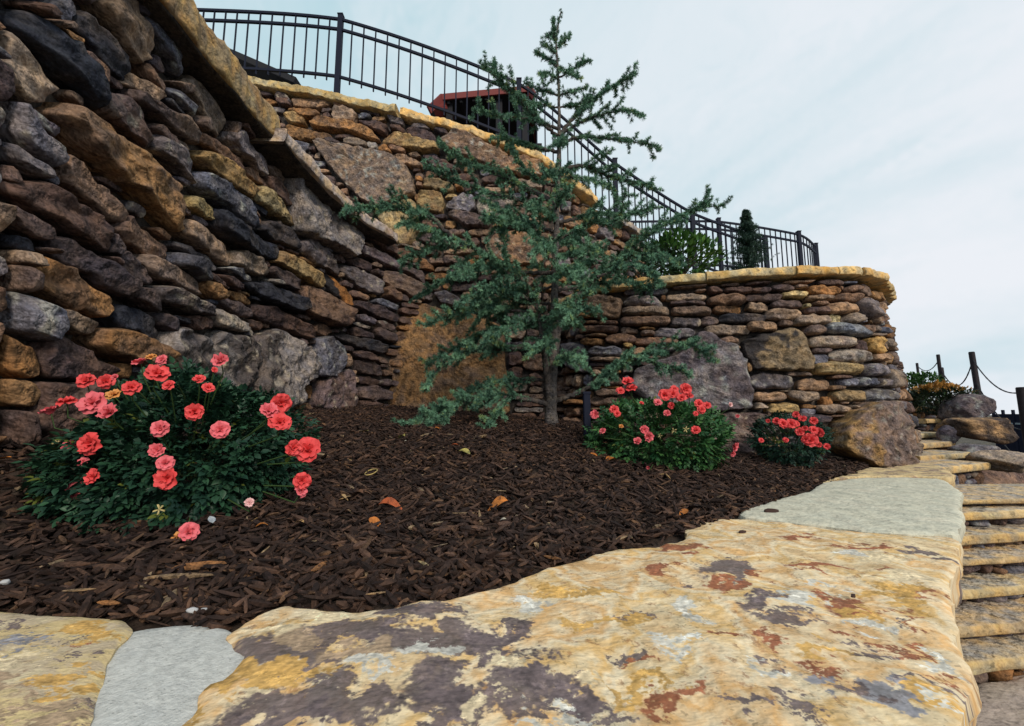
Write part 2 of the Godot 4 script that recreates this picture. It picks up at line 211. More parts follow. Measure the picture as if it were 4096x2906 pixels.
const STONES_RIGHT := [["D",182,102,189,104,201,94,213,87,218,78,219,55,219,40,193,37,155,41,133,50,128,61,133,74,149,79,165,84,178,93],
["E",276,26,287,36,303,45,329,46,331,41,329,23,326,11,321,-3,306,-6,293,-2,280,5,272,12],
["D",163,36,193,37,219,37,229,35,226,23,219,7,190,5,164,11],
["X",219,95,236,100,258,105,265,100,267,88,268,77,263,69,245,70,224,71,217,84],
["g",24,106,57,105,78,98,88,85,84,71,61,78,35,92],
["t",74,147,122,140,122,123,116,119,104,120,82,127],
["b",16,58,34,58,48,56,54,54,55,50,51,47,15,48,7,52,6,56],
["g",225,68,238,68,250,67,254,63,253,58,250,55,222,55,220,59,221,64],
["w",289,86,303,87,318,86,322,84,321,79,317,76,285,76,284,79,284,83],
["y",271,76,288,76,307,75,311,73,310,69,306,66,269,66,267,69,268,73],
["G",283,108,305,109,321,104,323,96,302,98,283,100],
["b",123,121,142,120,160,118,163,116,162,112,160,110,122,112,120,115,120,118],
["b",73,118,98,115,115,113,118,111,118,108,116,106,71,110,67,113,67,117],
["t",126,130,143,129,160,127,163,125,163,121,161,119,124,121,123,124,123,128],
["G",312,55,324,56,337,55,344,53,341,49,335,46,308,45,306,48,307,52],
["w",273,97,287,98,305,97,309,95,308,91,304,88,270,88,269,91,269,95],
["g",91,96,107,95,119,94,123,91,123,88,120,85,90,87,86,90,86,94],
["t",193,109,208,109,223,108,225,105,225,102,223,100,192,101,190,103,190,107],
["g",124,136,132,139,152,137,158,131,157,127,124,130],
["b",21,35,33,36,44,35,49,33,50,29,47,26,21,26,16,28,14,32],
["g",154,109,167,108,180,107,183,104,183,101,181,98,152,99,150,102,150,106],
["d",237,36,256,36,275,35,277,34,276,31,274,28,235,28,234,31,234,33],
["Y",323,96,330,99,346,98,340,84,329,84,321,87],
["k",206,119,221,118,236,117,239,115,238,112,236,109,204,111,202,113,203,116],
["b",167,127,181,127,195,125,197,123,197,120,195,117,166,119,164,122,164,125],
["g",317,126,324,132,342,122,340,113,325,117],
["t",337,72,342,73,349,72,350,68,345,61,340,56,330,55,330,60,332,67],
["b",198,135,209,135,220,134,223,131,222,128,220,125,196,126,194,129,195,133],
["b",136,101,152,101,167,100,169,98,169,95,167,93,135,94,133,97,133,99],
["o",54,129,64,137,78,132,95,121],
["b",54,42,64,43,73,42,78,39,78,36,76,33,54,33,49,36,48,40],
["t",262,115,273,116,284,115,287,112,287,109,284,106,260,107,258,109,259,113],
["t",290,125,300,126,311,125,314,123,313,119,310,116,288,116,286,119,287,122],
["t",242,121,253,121,263,120,266,117,265,114,263,111,240,112,239,115,239,118],
["o",276,140,286,140,298,139,302,137,301,134,298,131,273,131,272,134,273,137],
["g",315,75,322,76,330,75,334,73,332,69,328,65,310,65,309,68,310,72],
["g",166,117,176,117,186,116,188,114,188,110,186,108,164,109,163,111,163,115],
["t",259,63,269,63,278,62,281,60,280,56,278,54,257,54,255,57,256,60],
["b",110,105,122,105,132,103,135,101,135,98,133,96,108,97,106,100,106,103],
["t",224,53,234,53,244,53,246,51,246,47,244,45,222,45,221,47,221,51],
["b",299,133,309,134,318,134,321,132,320,129,317,126,296,125,294,128,295,131],
["b",95,51,106,51,116,50,118,48,118,45,116,43,94,43,92,45,91,48],
["t",164,138,178,138,191,136,193,135,193,132,191,130,163,132,161,134,162,137],
["Y",234,44,244,44,253,44,255,42,255,38,253,36,232,36,231,38,231,42],
["y",286,54,294,54,303,54,306,52,305,48,302,45,283,45,282,48,282,52],
["d",226,135,238,135,250,134,252,132,251,129,249,127,224,128,223,130,224,133],
["b",56,32,66,32,74,32,79,30,79,28,76,25,55,25,51,27,50,30],
["d",246,129,257,129,267,128,269,126,269,123,267,121,245,121,243,124,244,126],
["t",227,111,237,111,246,110,248,108,248,105,246,102,225,103,224,105,224,108],
["t",251,54,260,54,269,53,271,51,271,48,269,45,249,46,248,48,248,51],
["t",304,116,312,117,319,117,323,115,322,111,318,109,301,108,299,110,300,114],
["b",103,69,111,69,119,68,121,65,121,62,119,60,102,60,100,63,99,66],
["o",81,105,92,104,102,102,104,100,104,98,102,96,80,98,77,101,77,103],
["o",202,126,211,126,219,125,221,123,221,120,219,118,200,119,199,121,199,124],
["t",270,43,280,43,290,42,292,41,292,38,290,36,268,36,267,38,267,41],
["b",17,43,29,43,39,42,44,41,45,39,42,37,17,37,12,39,11,41],
["d",270,122,277,122,284,122,286,120,286,117,284,115,268,115,267,117,268,120],
["t",99,38,107,39,114,38,117,36,117,34,115,32,98,32,96,34,96,36],
["b",324,108,330,109,337,109,341,107,339,104,335,102,321,101,319,103,320,106],
["t",93,86,109,85,122,84,123,83,123,81,122,80,92,82,91,83,90,85],
["t",226,127,233,127,240,126,242,124,242,121,240,119,224,120,223,122,224,125],
["b",100,57,108,57,115,57,118,55,118,52,116,51,99,51,97,53,97,55],
["d",311,95,316,95,320,95,322,92,321,88,319,85,308,85,307,88,308,92],
["g",306,64,312,64,317,64,320,62,319,59,316,57,302,56,301,59,302,62],
["d",93,81,108,80,120,80,122,78,122,77,121,76,92,77,91,78,91,80],
["t",273,131,282,131,291,131,293,129,293,127,291,126,271,126,271,128,271,130],
["t",63,125,80,122,94,120,96,119,96,118,94,117,63,121,61,123,60,124],
["d",95,30,106,31,116,30,118,29,118,27,117,26,95,26,93,27,93,29],
["d",164,132,178,131,191,130,192,129,192,127,191,126,163,128,163,129,163,131],
["Y",254,135,262,135,270,135,272,133,272,131,270,129,253,130,252,131,252,134],
["g",323,64,328,64,334,64,337,62,335,59,332,57,320,56,319,59,320,61],
["d",285,145,295,145,307,145,309,144,308,142,306,140,284,140,283,142,283,143],
["t",130,92,135,92,140,91,143,89,143,86,141,84,129,84,127,87,128,90],
["t",326,83,332,84,340,83,344,82,342,80,339,78,323,78,322,79,323,81],
["b",269,106,274,106,279,105,282,103,281,100,279,98,267,98,266,101,266,103],
["b",191,117,195,117,200,116,202,114,202,111,200,109,189,109,188,112,188,115],
["g",273,83,277,83,281,83,283,80,282,77,280,75,271,75,270,77,270,81],
["d",210,141,218,141,227,140,229,139,229,137,227,135,208,136,208,138,208,140],
["d",246,141,254,141,261,140,262,139,262,137,261,135,245,136,244,137,245,140],
["g",290,64,295,64,299,64,302,62,301,59,298,56,288,56,287,59,288,62],
["o",62,49,71,49,79,48,81,47,82,45,80,44,62,44,59,46,59,48],
["b",100,120,109,119,117,118,119,117,119,115,118,114,99,115,98,117,98,118],
["b",249,69,259,69,268,68,269,67,269,66,268,65,248,65,247,66,248,68],
["b",122,111,128,110,135,109,136,108,136,106,135,105,121,105,120,107,120,109],
["b",312,140,317,141,321,141,324,139,323,137,321,135,310,134,308,136,309,138],
["o",85,108,97,107,107,106,108,105,108,104,107,103,85,105,84,106,83,108],
["Y",290,115,294,115,298,115,300,113,299,110,297,108,288,108,288,110,288,113],
["d",231,140,237,140,242,139,244,138,243,136,242,134,230,135,229,137,230,138],
["b",140,107,144,107,149,107,150,105,150,103,149,102,139,102,138,104,138,106],
["b",203,98,208,98,213,97,215,96,215,94,213,92,202,92,201,94,201,96],
["d",197,142,201,142,205,141,207,140,207,137,206,136,196,136,195,138,195,141],
["d",272,88,279,88,285,87,286,86,286,85,285,83,271,83,270,85,271,86],
["o",274,49,277,50,279,49,281,47,280,44,279,42,272,42,271,44,272,47],
["b",92,77,106,76,117,75,117,75,117,74,117,73,92,75,91,75,91,76],
["b",69,110,75,109,80,108,82,107,82,105,81,104,69,106,67,107,66,109],
["d",133,80,138,80,142,80,144,79,144,77,143,75,132,76,131,77,131,79],
["b",283,66,290,66,298,66,299,65,299,64,298,63,282,63,281,64,282,65],
["t",223,44,226,44,229,44,231,42,231,40,229,39,221,39,220,40,221,42],
["o",95,60,108,60,119,59,120,59,120,58,119,57,95,58,94,59,94,60],
["t",325,101,335,101,348,102,350,102,350,101,348,100,324,98,324,99,324,100],
["b",276,126,281,126,286,126,287,125,287,123,286,122,275,122,274,124,274,125],
["b",250,112,253,112,256,111,257,110,257,107,256,105,249,106,248,107,248,110],
["g",257,40,261,40,265,40,267,39,266,37,265,35,256,35,255,37,256,39],
["o",281,58,285,58,289,58,290,57,290,55,288,54,279,54,279,55,279,57],
["t",94,74,98,74,101,73,103,72,103,70,102,69,94,69,92,71,92,73],
["t",122,92,124,93,126,92,127,90,127,87,126,85,121,85,120,88,121,90],
["t",94,41,105,41,115,41,115,41,115,40,115,39,94,39,93,40,93,41],
["o",221,77,222,78,224,77,225,75,224,72,223,69,219,69,219,72,219,75],
["b",264,141,268,141,272,140,273,139,273,138,272,137,263,137,263,138,263,139],
["o",258,43,262,43,266,43,267,42,267,41,266,40,257,40,257,41,257,42],
["o",138,110,144,110,150,109,151,108,150,108,150,107,138,108,137,108,137,109],
["Y",124,96,127,96,130,96,131,95,131,93,130,92,124,93,123,94,123,95],
["t",212,92,214,92,216,91,217,90,217,89,216,88,211,88,211,89,211,91],
["d",114,46,116,46,118,46,118,45,118,43,118,42,114,42,113,43,113,45],
["Y",269,124,271,124,272,123,273,123,273,121,272,120,268,120,268,121,268,123],
["b",278,35,281,35,285,35,286,35,285,34,285,33,277,33,277,34,277,35],
["t",242,54,245,54,248,54,249,54,248,53,248,53,242,53,242,53,242,54],
["t",287,45,289,45,290,45,291,45,291,44,290,43,286,43,286,44,286,45],
["t",294,43,295,43,297,43,298,42,298,41,297,40,293,40,293,41,293,42],
["b",231,38,232,38,233,37,234,36,234,35,233,33,230,33,230,35,230,36]]
const FILLERS_RIGHT := [["o",434,69,31,9],["b",200,-5,25,9],["g",328,-6,16,7],["b",152,7,33,7],["b",45,127,19,9],["t",428,16,23,13],["g",386,-2,25,7],["o",364,138,21,9],["t",69,67,18,12],["t",386,130,21,9],["b",460,17,23,7],["t",364,2,17,13],["o",454,90,35,9],["d",255,4,35,9],["t",408,7,14,9],["t",370,15,15,7],["t",400,82,29,9],["o",384,108,31,13],["g",354,42,31,9],["g",120,7,29,9],["t",52,68,15,11],["d",48,139,19,12],["t",390,-13,21,9],["t",460,54,22,9],["t",436,79,21,10],["t",386,96,15,8],["b",150,17,25,11],["d",356,31,19,10],["o",444,115,31,13],["t",156,-5,19,9],["t",459,-2,24,11],["t",456,28,29,7],["g",176,-2,17,8],["b",426,130,27,13],["g",134,-3,25,7],["o",461,72,21,13],["t",361,-12,22,13],["g",156,90,25,5],["t",466,113,11,11],["g",426,29,31,11],["t",140,35,33,9],["d",126,46,13,11],["g",55,-6,31,8],["g",153,142,22,6],["t",408,65,18,9],["t",436,99,27,7],["t",405,136,14,9],["t",365,95,27,9],["b",374,30,13,9],["o",386,141,21,8],["g",86,66,13,11],["b",390,61,17,7],["g",112,-4,16,11],["t",87,51,8,9],["d",71,55,14,10],["b",376,83,17,12],["t",226,1,23,10],["b",428,141,27,8],["t",431,-2,30,13],["o",396,29,27,11],["t",338,26,14,11],["d",342,9,23,13],["b",378,120,33,8],["b",123,17,29,9],["b",412,41,35,11],["g",408,-11,14,9],["t",407,116,13,9],["t",43,116,16,11],["d",461,62,21,5],["t",442,42,23,11],["b",344,-10,9,11],["o",87,34,16,5],["d",196,3,23,5],["b",45,10,19,11],["t",405,126,14,9],["d",380,71,13,10],["t",429,-15,26,10],["g",362,72,21,9],["o",461,101,20,11],["t",352,116,17,11],["b",380,41,18,11],["g",358,59,17,12],["g",435,61,27,4],["d",68,10,25,11],["g",252,-6,21,7],["o",356,82,22,10],["g",466,125,11,11],["t",398,89,25,4],["o",407,-2,16,7],["t",386,52,29,9],["b",45,78,19,8],["d",411,104,22,12],["g",90,21,33,9],["t",432,7,32,3],["t",462,40,17,13],["t",226,-7,21,5],["g",392,72,11,9],["b",44,21,13,10],["t",92,9,23,12],["b",339,140,28,10],["g",66,21,14,9],["t",232,14,14,9],["o",357,50,26,5],["g",278,-6,29,8],["t",459,82,24,5],["b",459,-13,24,8],["b",39,68,8,11],["t",66,142,17,7],["d",424,91,15,7],["b",344,18,31,3],["o",400,17,30,10],["t",88,-3,29,11],["d",236,144,23,3],["o",371,22,20,5],["g",359,106,16,7],["g",132,143,17,5],["t",449,126,15,7],["g",339,0,30,3],["o",408,53,14,12],["g",457,141,28,9],["b",181,144,31,3],["g",360,129,29,7],["b",87,41,10,8],["g",60,114,13,8],["g",389,7,22,9],["d",420,116,13,9],["g",432,53,31,10],["g",256,14,32,10],["d",153,26,20,6],["g",452,133,14,5],["b",420,81,8,9],["g",234,23,11,7],["g",126,73,9,8],["t",407,73,16,6],["g",460,8,22,8],["b",130,26,23,6],["t",353,23,14,5],["o",374,61,13,8],["d",258,24,33,8],["t",269,144,27,3],["g",306,-8,26,4],["d",436,105,17,4],["t",407,95,18,5],["t",47,46,24,3],["t",55,1,25,4],["b",87,28,12,4],["t",338,34,13,4],["t",138,44,7,7],["d",177,-8,20,3],["b",340,131,11,6],["b",444,19,7,7],["b",214,144,17,3],["b",174,6,8,5],["t",60,55,7,9],["b",148,83,13,3],["t",404,143,13,4],["t",339,76,10,4],["t",39,86,8,5],["t",466,133,11,4],["o",113,72,16,3],["t",346,107,8,5],["b",124,58,7,6],["b",96,66,6,7],["g",317,144,14,3],["t",86,58,15,3],["b",47,60,16,3],["t",278,2,8,5],["d",55,20,7,8],["g",408,-18,14,3],["g",326,113,4,6],["o",336,112,8,3],["t",376,-10,5,7],["g",125,65,5,6],["b",336,42,5,6],["t",60,76,9,3],["t",128,82,7,4],["t",444,12,7,5],["g",144,43,4,5],["t",376,-17,5,5],["o",328,5,4,6],["d",375,5,4,6],["o",358,13,6,5],["t",58,123,5,7],["o",159,136,4,5],["b",160,34,5,7],["t",174,96,7,5],["g",88,74,5,4],["g",211,3,4,6],["g",364,113,6,5],["t",397,118,4,5],["b",38,1,7,4],["g",381,15,6,5],["b",318,120,7,3],["t",120,36,4,6],["b",190,140,10,3],["g",447,34,11,3],["d",232,29,5,4],["t",348,91,5,6],["t",344,-18,9,3],["b",305,138,4,5],["d",64,107,5,4],["t",113,24,10,3],["g",346,57,4,5],["t",425,108,4,5]]
const CAP_L1 := [1.4034,2.1517,1.757,2.2014,2.5011,2.2777]
const CAP_L2 := [2.3692,2.1796,4.0014,2.0733]
const CAP_B1 := [0.8544,4.3715,1.5718,4.2738,2.4743,4.0243]
const CAP_B2 := [2.5195,4.0033,3.1565,3.7804,3.8721,3.4558]
const CAP_B3 := [3.9274,3.4357,4.4434,3.2091,4.8967,3.0179,5.2208,2.8806]
const CAP_B4 := [5.62,2.7782,6.2442,2.7293]
const TOP_BACK := [0,4.5,0.8544,4.3715,1.5718,4.2738,2.4743,4.0243,2.5195,4.0033,3.1565,3.7804,3.8721,3.4558,3.9274,3.4357,4.4434,3.2091,4.8967,3.0179,5.2208,2.8806,5.62,2.7782,6.2442,2.7293,6.65,2.7]
const SLAB_LEFT := [-1.2231,0.8364,-0.9407,0.8292,-0.8874,0.8256,-0.8065,0.8186,-0.7416,0.8186,-0.6918,0.8083,-0.6544,0.7807,-0.636,0.7549,-0.6212,0.7162,-0.5975,0.6733,-0.5467,0.616,-0.5161,0.5723,-0.495,0.5389,-0.4466,0.479,-0.6359,0.479]
const SLAB_MORTAR := [-0.6055,0.6675,-0.6561,0.7268,-0.6754,0.7682,-0.6536,0.7846,-0.6383,0.7939,-0.5921,0.8051,-0.541,0.8116,-0.5054,0.8002,-0.4669,0.7711,-0.4063,0.7268,-0.3808,0.6675,-0.399,0.6366,-0.3857,0.5913,-0.3775,0.5569,-0.3508,0.495,-0.4686,0.495,-0.5195,0.5569,-0.5485,0.5998]
const SLAB_BIG := [-0.4778,0.7434,-0.4764,0.7967,-0.4659,0.8186,-0.4517,0.8364,-0.4344,0.8665,-0.3773,0.855,-0.2884,0.8437,-0.2076,0.855,-0.118,0.8825,-0.0417,0.9389,0.0154,0.9929,0.0798,1.0538,0.1623,1.1098,0.3087,1.1987,0.4443,1.2385,0.499,1.2812,0.5374,1.3765,0.6577,1.4876,0.7775,1.5439,0.9069,1.4757,1.0312,1.4026,1.0976,1.3464,1.2022,1.3271,1.2971,1.3415,1.3213,1.3177,1.2788,1.2595,1.1455,1.1437,1.0634,1.0627,0.9668,0.9929,0.8934,0.9207,0.8722,0.8886,0.7804,0.805,0.7605,0.7729,0.7139,0.7295,0.6854,0.691,0.6187,0.6257,0.574,0.5889,0.5336,0.5566,0.4935,0.5146,0.4472,0.4683,-0.3512,0.4683,-0.3939,0.5389,-0.3957,0.5596,-0.3959,0.5805,-0.4236,0.6306,-0.4,0.6459,-0.408,0.6971,-0.4396,0.7162]
const SLAB_PALE := [0.7982,1.5839,1.0067,1.7765,1.219,1.9375,1.3942,2.047,1.6028,2.2796,1.8132,2.4013,2.0629,2.493,2.3016,2.5016,2.4131,2.4338,2.2322,2.2098,2.0865,2.0241,1.7671,1.7342,1.5539,1.5183,1.4028,1.3868,1.3538,1.3464,1.3219,1.3663,1.2248,1.3513,1.1186,1.3714,1.0518,1.4298,0.926,1.5059]
const SLAB_FAR := [1.6132,2.2942,1.972,2.5734,2.3331,2.8844,2.6956,3.0573,2.9886,3.1659,3.0107,3.0573,2.6961,2.6495,2.4873,2.4673,2.4589,2.4843,2.3516,2.5551,2.1152,2.5551,1.851,2.4504]
const STAINS_BIG := [["p",-339,686,81,0,20,-37],["p",-293,754,68,0,10,-25],["p",-252,580,86,0,14,-30],["p",-276,549,58,0,6,-11],["p",-100,726,110,0,6,-42],["p",-26,598,98,0,2,-32],["p",-174,821,66,0,6,-26],["t",-356,733,32,0,11,-21],["g",-354,634,61,0,14,-24],["c",-411,765,25,0,8,-14],["c",-308,812,62,0,9,-21],["t",-255,686,39,0,7,-18],["w",-222,649,26,0,4,-10],["g",-375,560,16,0,8,-12],["c",-323,596,25,0,5,-9],["p",-200,841,46,0,5,-18],["p",-33,731,50,0,1,-20],["p",-95,615,57,0,5,-28],["p",37,622,42,0,-1,-19],["p",-35,680,37,0,1,-13],["p",-89,564,44,0,3,-16],["p",100,550,31,0,-1,-8],["p",70,585,27,0,-2,-13],["p",10,757,33,0,0,-13],["c",-20,680,15,0,1,-26],["c",-38,588,19,0,1,-13],["c",100,625,16,0,-3,-19],["w",42,553,29,0,-1,-11],["w",-145,693,42,0,3,-14],["p",499,1033,57,0,-24,-48],["u",448,939,31,0,-10,-20],["u",446,1189,57,0,-12,-30],["u",366,1033,45,0,-10,-28],["p",470,848,31,0,-19,-32],["u",341,741,29,0,-5,-10],["p",158,691,17,0,-2,-7],["u",171,674,17,0,-2,-6],["p",200,806,18,0,-2,-9],["u",231,598,13,0,-9,-22],["p",287,588,21,0,-5,-10],["g",172,608,43,0,-4,-13],["u",190,573,24,0,-4,-12],["g",148,791,54,0,-3,-16],["g",122,915,73,0,-3,-19],["w",309,821,21,0,-7,-18],["w",245,711,38,0,-4,-10],["w",42,855,28,0,-1,-17],["p",380,948,14,0,-6,-15],["u",840,1286,45,0,-20,-29],["u",932,1192,55,0,-16,-20],["p",1052,1164,36,0,-14,-15],["p",1085,1105,23,0,-12,-12],["u",840,1036,17,0,-9,-10],["u",639,847,48,0,-23,-29],["u",810,892,51,0,-16,-16],["u",702,1052,52,0,-12,-17],["u",611,697,31,0,-8,-8],["u",458,649,31,0,-6,-8],["g",767,900,61,0,-20,-22],["g",487,688,41,0,-12,-16],["g",520,587,26,0,-13,-13],["u",618,892,20,0,-10,-14],["u",555,999,30,0,-9,-15],["p",492,869,30,0,-15,-25],["p",493,794,51,0,-10,-15],["u",426,721,22,0,-7,-10],["u",579,737,28,0,-7,-9],["p",563,692,39,0,-9,-11],["b",485,597,29,0,-17,-19],["p",454,608,25,0,-8,-10],["p",560,611,38,0,-5,-5],["p",349,584,13,0,-8,-13],["p",312,584,11,0,-4,-7],["b",413,630,12,0,-11,-15],["p",379,666,14,0,-4,-6],["p",343,554,11,0,-3,-5],["p",687,788,7,0,-10,-11],["u",697,776,7,0,-16,-17],["w",545,869,39,0,-15,-23],["w",627,776,25,0,-12,-15],["w",636,670,22,0,-13,-12],["w",673,934,35,0,-12,-16],["w",361,649,27,0,-7,-11],["w",525,569,15,0,-8,-8],["c",856,979,89,0,-18,-20],["c",934,1111,85,0,-19,-21],["g",633,820,40,0,-11,-14],["g",761,840,35,0,-14,-14],["u",609,641,19,0,-7,-7],["w",863,1150,40,0,-13,-17]]
const STAINS_LEFT := [["b",-796,728,37,0,17,-14],["p",-713,714,5,0,6,-5],["p",-654,686,15,0,6,-6],["u",-676,726,8,0,5,-5],["p",-861,794,20,0,14,-12],["t",-681,623,40,0,20,-17],["p",-538,580,27,0,6,-5],["t",-579,566,56,0,17,-16],["g",-720,754,41,0,18,-18],["g",-606,623,29,0,20,-19],["c",-730,678,39,0,17,-15]]
const TREADS := [["l",2.4599,2.42,2.8578,2.4449,-0.1112,0.03,0.35],["l",2.3497,2.32,2.7764,2.3827,-0.1605,0.045,0.2],["l",2.2342,2.22,2.6655,2.301,-0.253,0.05,0.2],["l",2.1199,2.12,2.4979,2.1708,-0.3358,0.03,0.2],["l",2.004,2.02,2.3759,2.0802,-0.4317,0.045,0.2],["l",1.8475,1.88,2.1742,1.9219,-0.5192,0.05,0.22],["l",1.7128,1.76,2.027,1.8083,-0.5986,0.05,0.22],["u",2.8878,2.95,3.5883,3.25,-0.0052,0.055,0.5],["u",3.2419,3.42,3.9,3.72,0.0265,0.05,0.5],["u",3.6221,3.85,4.2225,4.15,0.0942,0.055,0.5],["u",3.9959,4.25,4.5214,4.55,0.1623,0.05,0.5],["u",4.6081,4.75,5.3043,5.05,0.3007,0.05,0.4],["u",4.8153,5.1,5.5229,5.4,0.4446,0.06,0.5]]
const ROSES := [{"c":[-1.0434,0.2,1.42],"r":[0.3587,0.2989,0.33],"flowers":[["p",-1085,511,1230,22],["p",-1006,513,1209,15],["c",-965,470,1152,27],["p",-829,510,1199,22],["c",-1239,456,1230,22],["c",-1178,453,1230,20],["c",-1020,430,1139,20],["c",-895,434,1105,14],["c",-824,451,1115,14],["c",-782,427,1095,14],["c",-1284,396,1230,22],["p",-1329,365,1230,23],["p",-1176,391,1194,32],["p",-1059,363,1123,24],["c",-778,364,1047,20],["p",-853,324,1039,19],["p",-702,322,1034,20],["p",-630,367,1109,22],["c",-622,387,1150,25],["c",-602,339,1112,26],["p",-844,274,1027,17],["p",-816,245,1021,17],["c",-813,209,1023,25],["p",-1217,275,1191,21],["c",-1110,281,1131,28],["c",-1081,199,1120,20],["p",-1155,158,1167,25],["c",-565,272,1118,20],["c",-548,265,1157,33],["c",-550,184,1143,21],["p",-554,159,1149,17],["p",-788,74,1078,21],["w",-637,145,1063,11],["p",-1137,463,1214,10],["o",-1083,412,1155,17],["o",-1055,525,1230,13],["c",-810,479,1152,8],["o",-843,33,1113,14],["y",-846,132,1053,12],["p",-1131,235,1142,12],["y",-1298,281,1230,13]]},
{"c":[0.8374,0.2103,2.42],"r":[0.3821,0.2242,0.36],"flowers":[["c",591,526,2166,29],["c",607,492,2166,29],["c",552,476,2166,21],["p",702,414,2051,20],["c",763,453,2126,29],["c",806,458,2144,33],["c",828,484,2166,21],["c",839,440,2114,24],["c",886,484,2166,29],["c",898,450,2159,21],["c",757,398,2030,16],["p",719,360,1984,17],["c",917,408,2092,23],["c",964,400,2108,18],["c",912,379,2056,20],["c",867,360,2018,12],["c",626,411,2058,11],["p",415,356,2141,23],["c",496,380,2079,22],["c",502,360,2042,17],["p",427,279,2032,16],["o",505,300,1985,11],["p",598,286,1945,21],["p",612,257,1935,24],["p",566,235,1944,19],["c",841,285,1968,20],["p",1080,202,2097,26],["p",1073,166,2105,15],["w",1107,405,2166,13],["y",730,283,1940,13],["y",791,289,1954,14],["y",663,261,1932,10],["p",624,114,1990,9],["p",1141,347,2166,10]]},
{"c":[1.8438,0.1837,2.85],"r":[0.234,0.156,0.22],"flowers":[["c",1567,316,2544,20],["c",1534,316,2570,12],["c",1593,302,2519,29],["c",1634,302,2515,29],["c",1714,355,2586,20],["c",1731,331,2555,22],["c",1808,316,2570,22],["c",1667,256,2491,23],["c",1708,274,2507,17],["c",1771,264,2523,24],["c",1806,250,2533,27],["c",1730,209,2499,39],["c",1696,214,2489,24],["c",1463,204,2530,15],["c",1575,210,2479,15],["c",1795,179,2526,16],["c",1874,166,2570,18],["c",1664,302,2517,21],["c",1607,289,2505,14]]}]
const LEAVES := [["r",-375,59,1365,37],["o",-46,48,1439,33],["o",-384,40,1238,21],["o",597,4,1529,19],["n",-604,189,2014,27],["y",-230,163,2050,33],["c",-529,119,1632,20],["y",-581,223,2260,23],["o",-443,257,2578,18],["t",-534,77,1399,16],["o",421,133,2230,21],["o",495,115,2172,35],["w",-27,25,1305,10],["n",-509,81,1431,22],["n",-473,81,1443,19],["y",-810,252,2361,25],["t",-156,214,2398,15],["r",-289,188,2172,17],["t",702,59,1990,26],["w",-526,202,2146,10],["y",-1205,106,1206,16],["y",-1165,104,1219,24],["m",-876,71,1235,38],["b",-809,55,1184,10],["o",-670,46,1181,14],["t",-584,46,1206,15],["t",-536,78,1399,14],["t",-707,53,1209,8],["m",-1144,120,1285,25],["o",-1497,213,1278,14]]
const CHUNKS := [["o",-689,14,984,49],["o",-431,6,1005,33],["t",-696,6,940,62],["t",-861,-2,893,28],["o",-760,-8,849,23],["n",-529,-11,818,22],["s",-579,-10,817,11],["s",-558,-11,818,9],["s",-1044,1,921,10],["n",-878,13,972,45],["n",-972,15,984,38],["n",-457,-10,882,25],["p",-204,3,1025,20],["o",101,-10,1107,23],["n",27,-9,1059,20],["n",-182,28,1236,40],["t",-146,42,1351,36],["n",-182,10,1093,19],["n",-435,22,1116,22],["n",-226,56,1402,30],["t",-269,-9,894,21]]
const CRUMBS := [["d",952,0,1612,24],["d",695,0,1332,13],["d",668,0,880,8],["d",1298,0,1991,6]]
const TRUNK := [285,241,3100,283,344,3100,288,505,3100,301,768,3100,320,1276,3100,340,1803,3100,359,2166,3100,366,2464,3100,373,2767,3100,367,3117,3100,356,3355,3100,399,3617,3100]
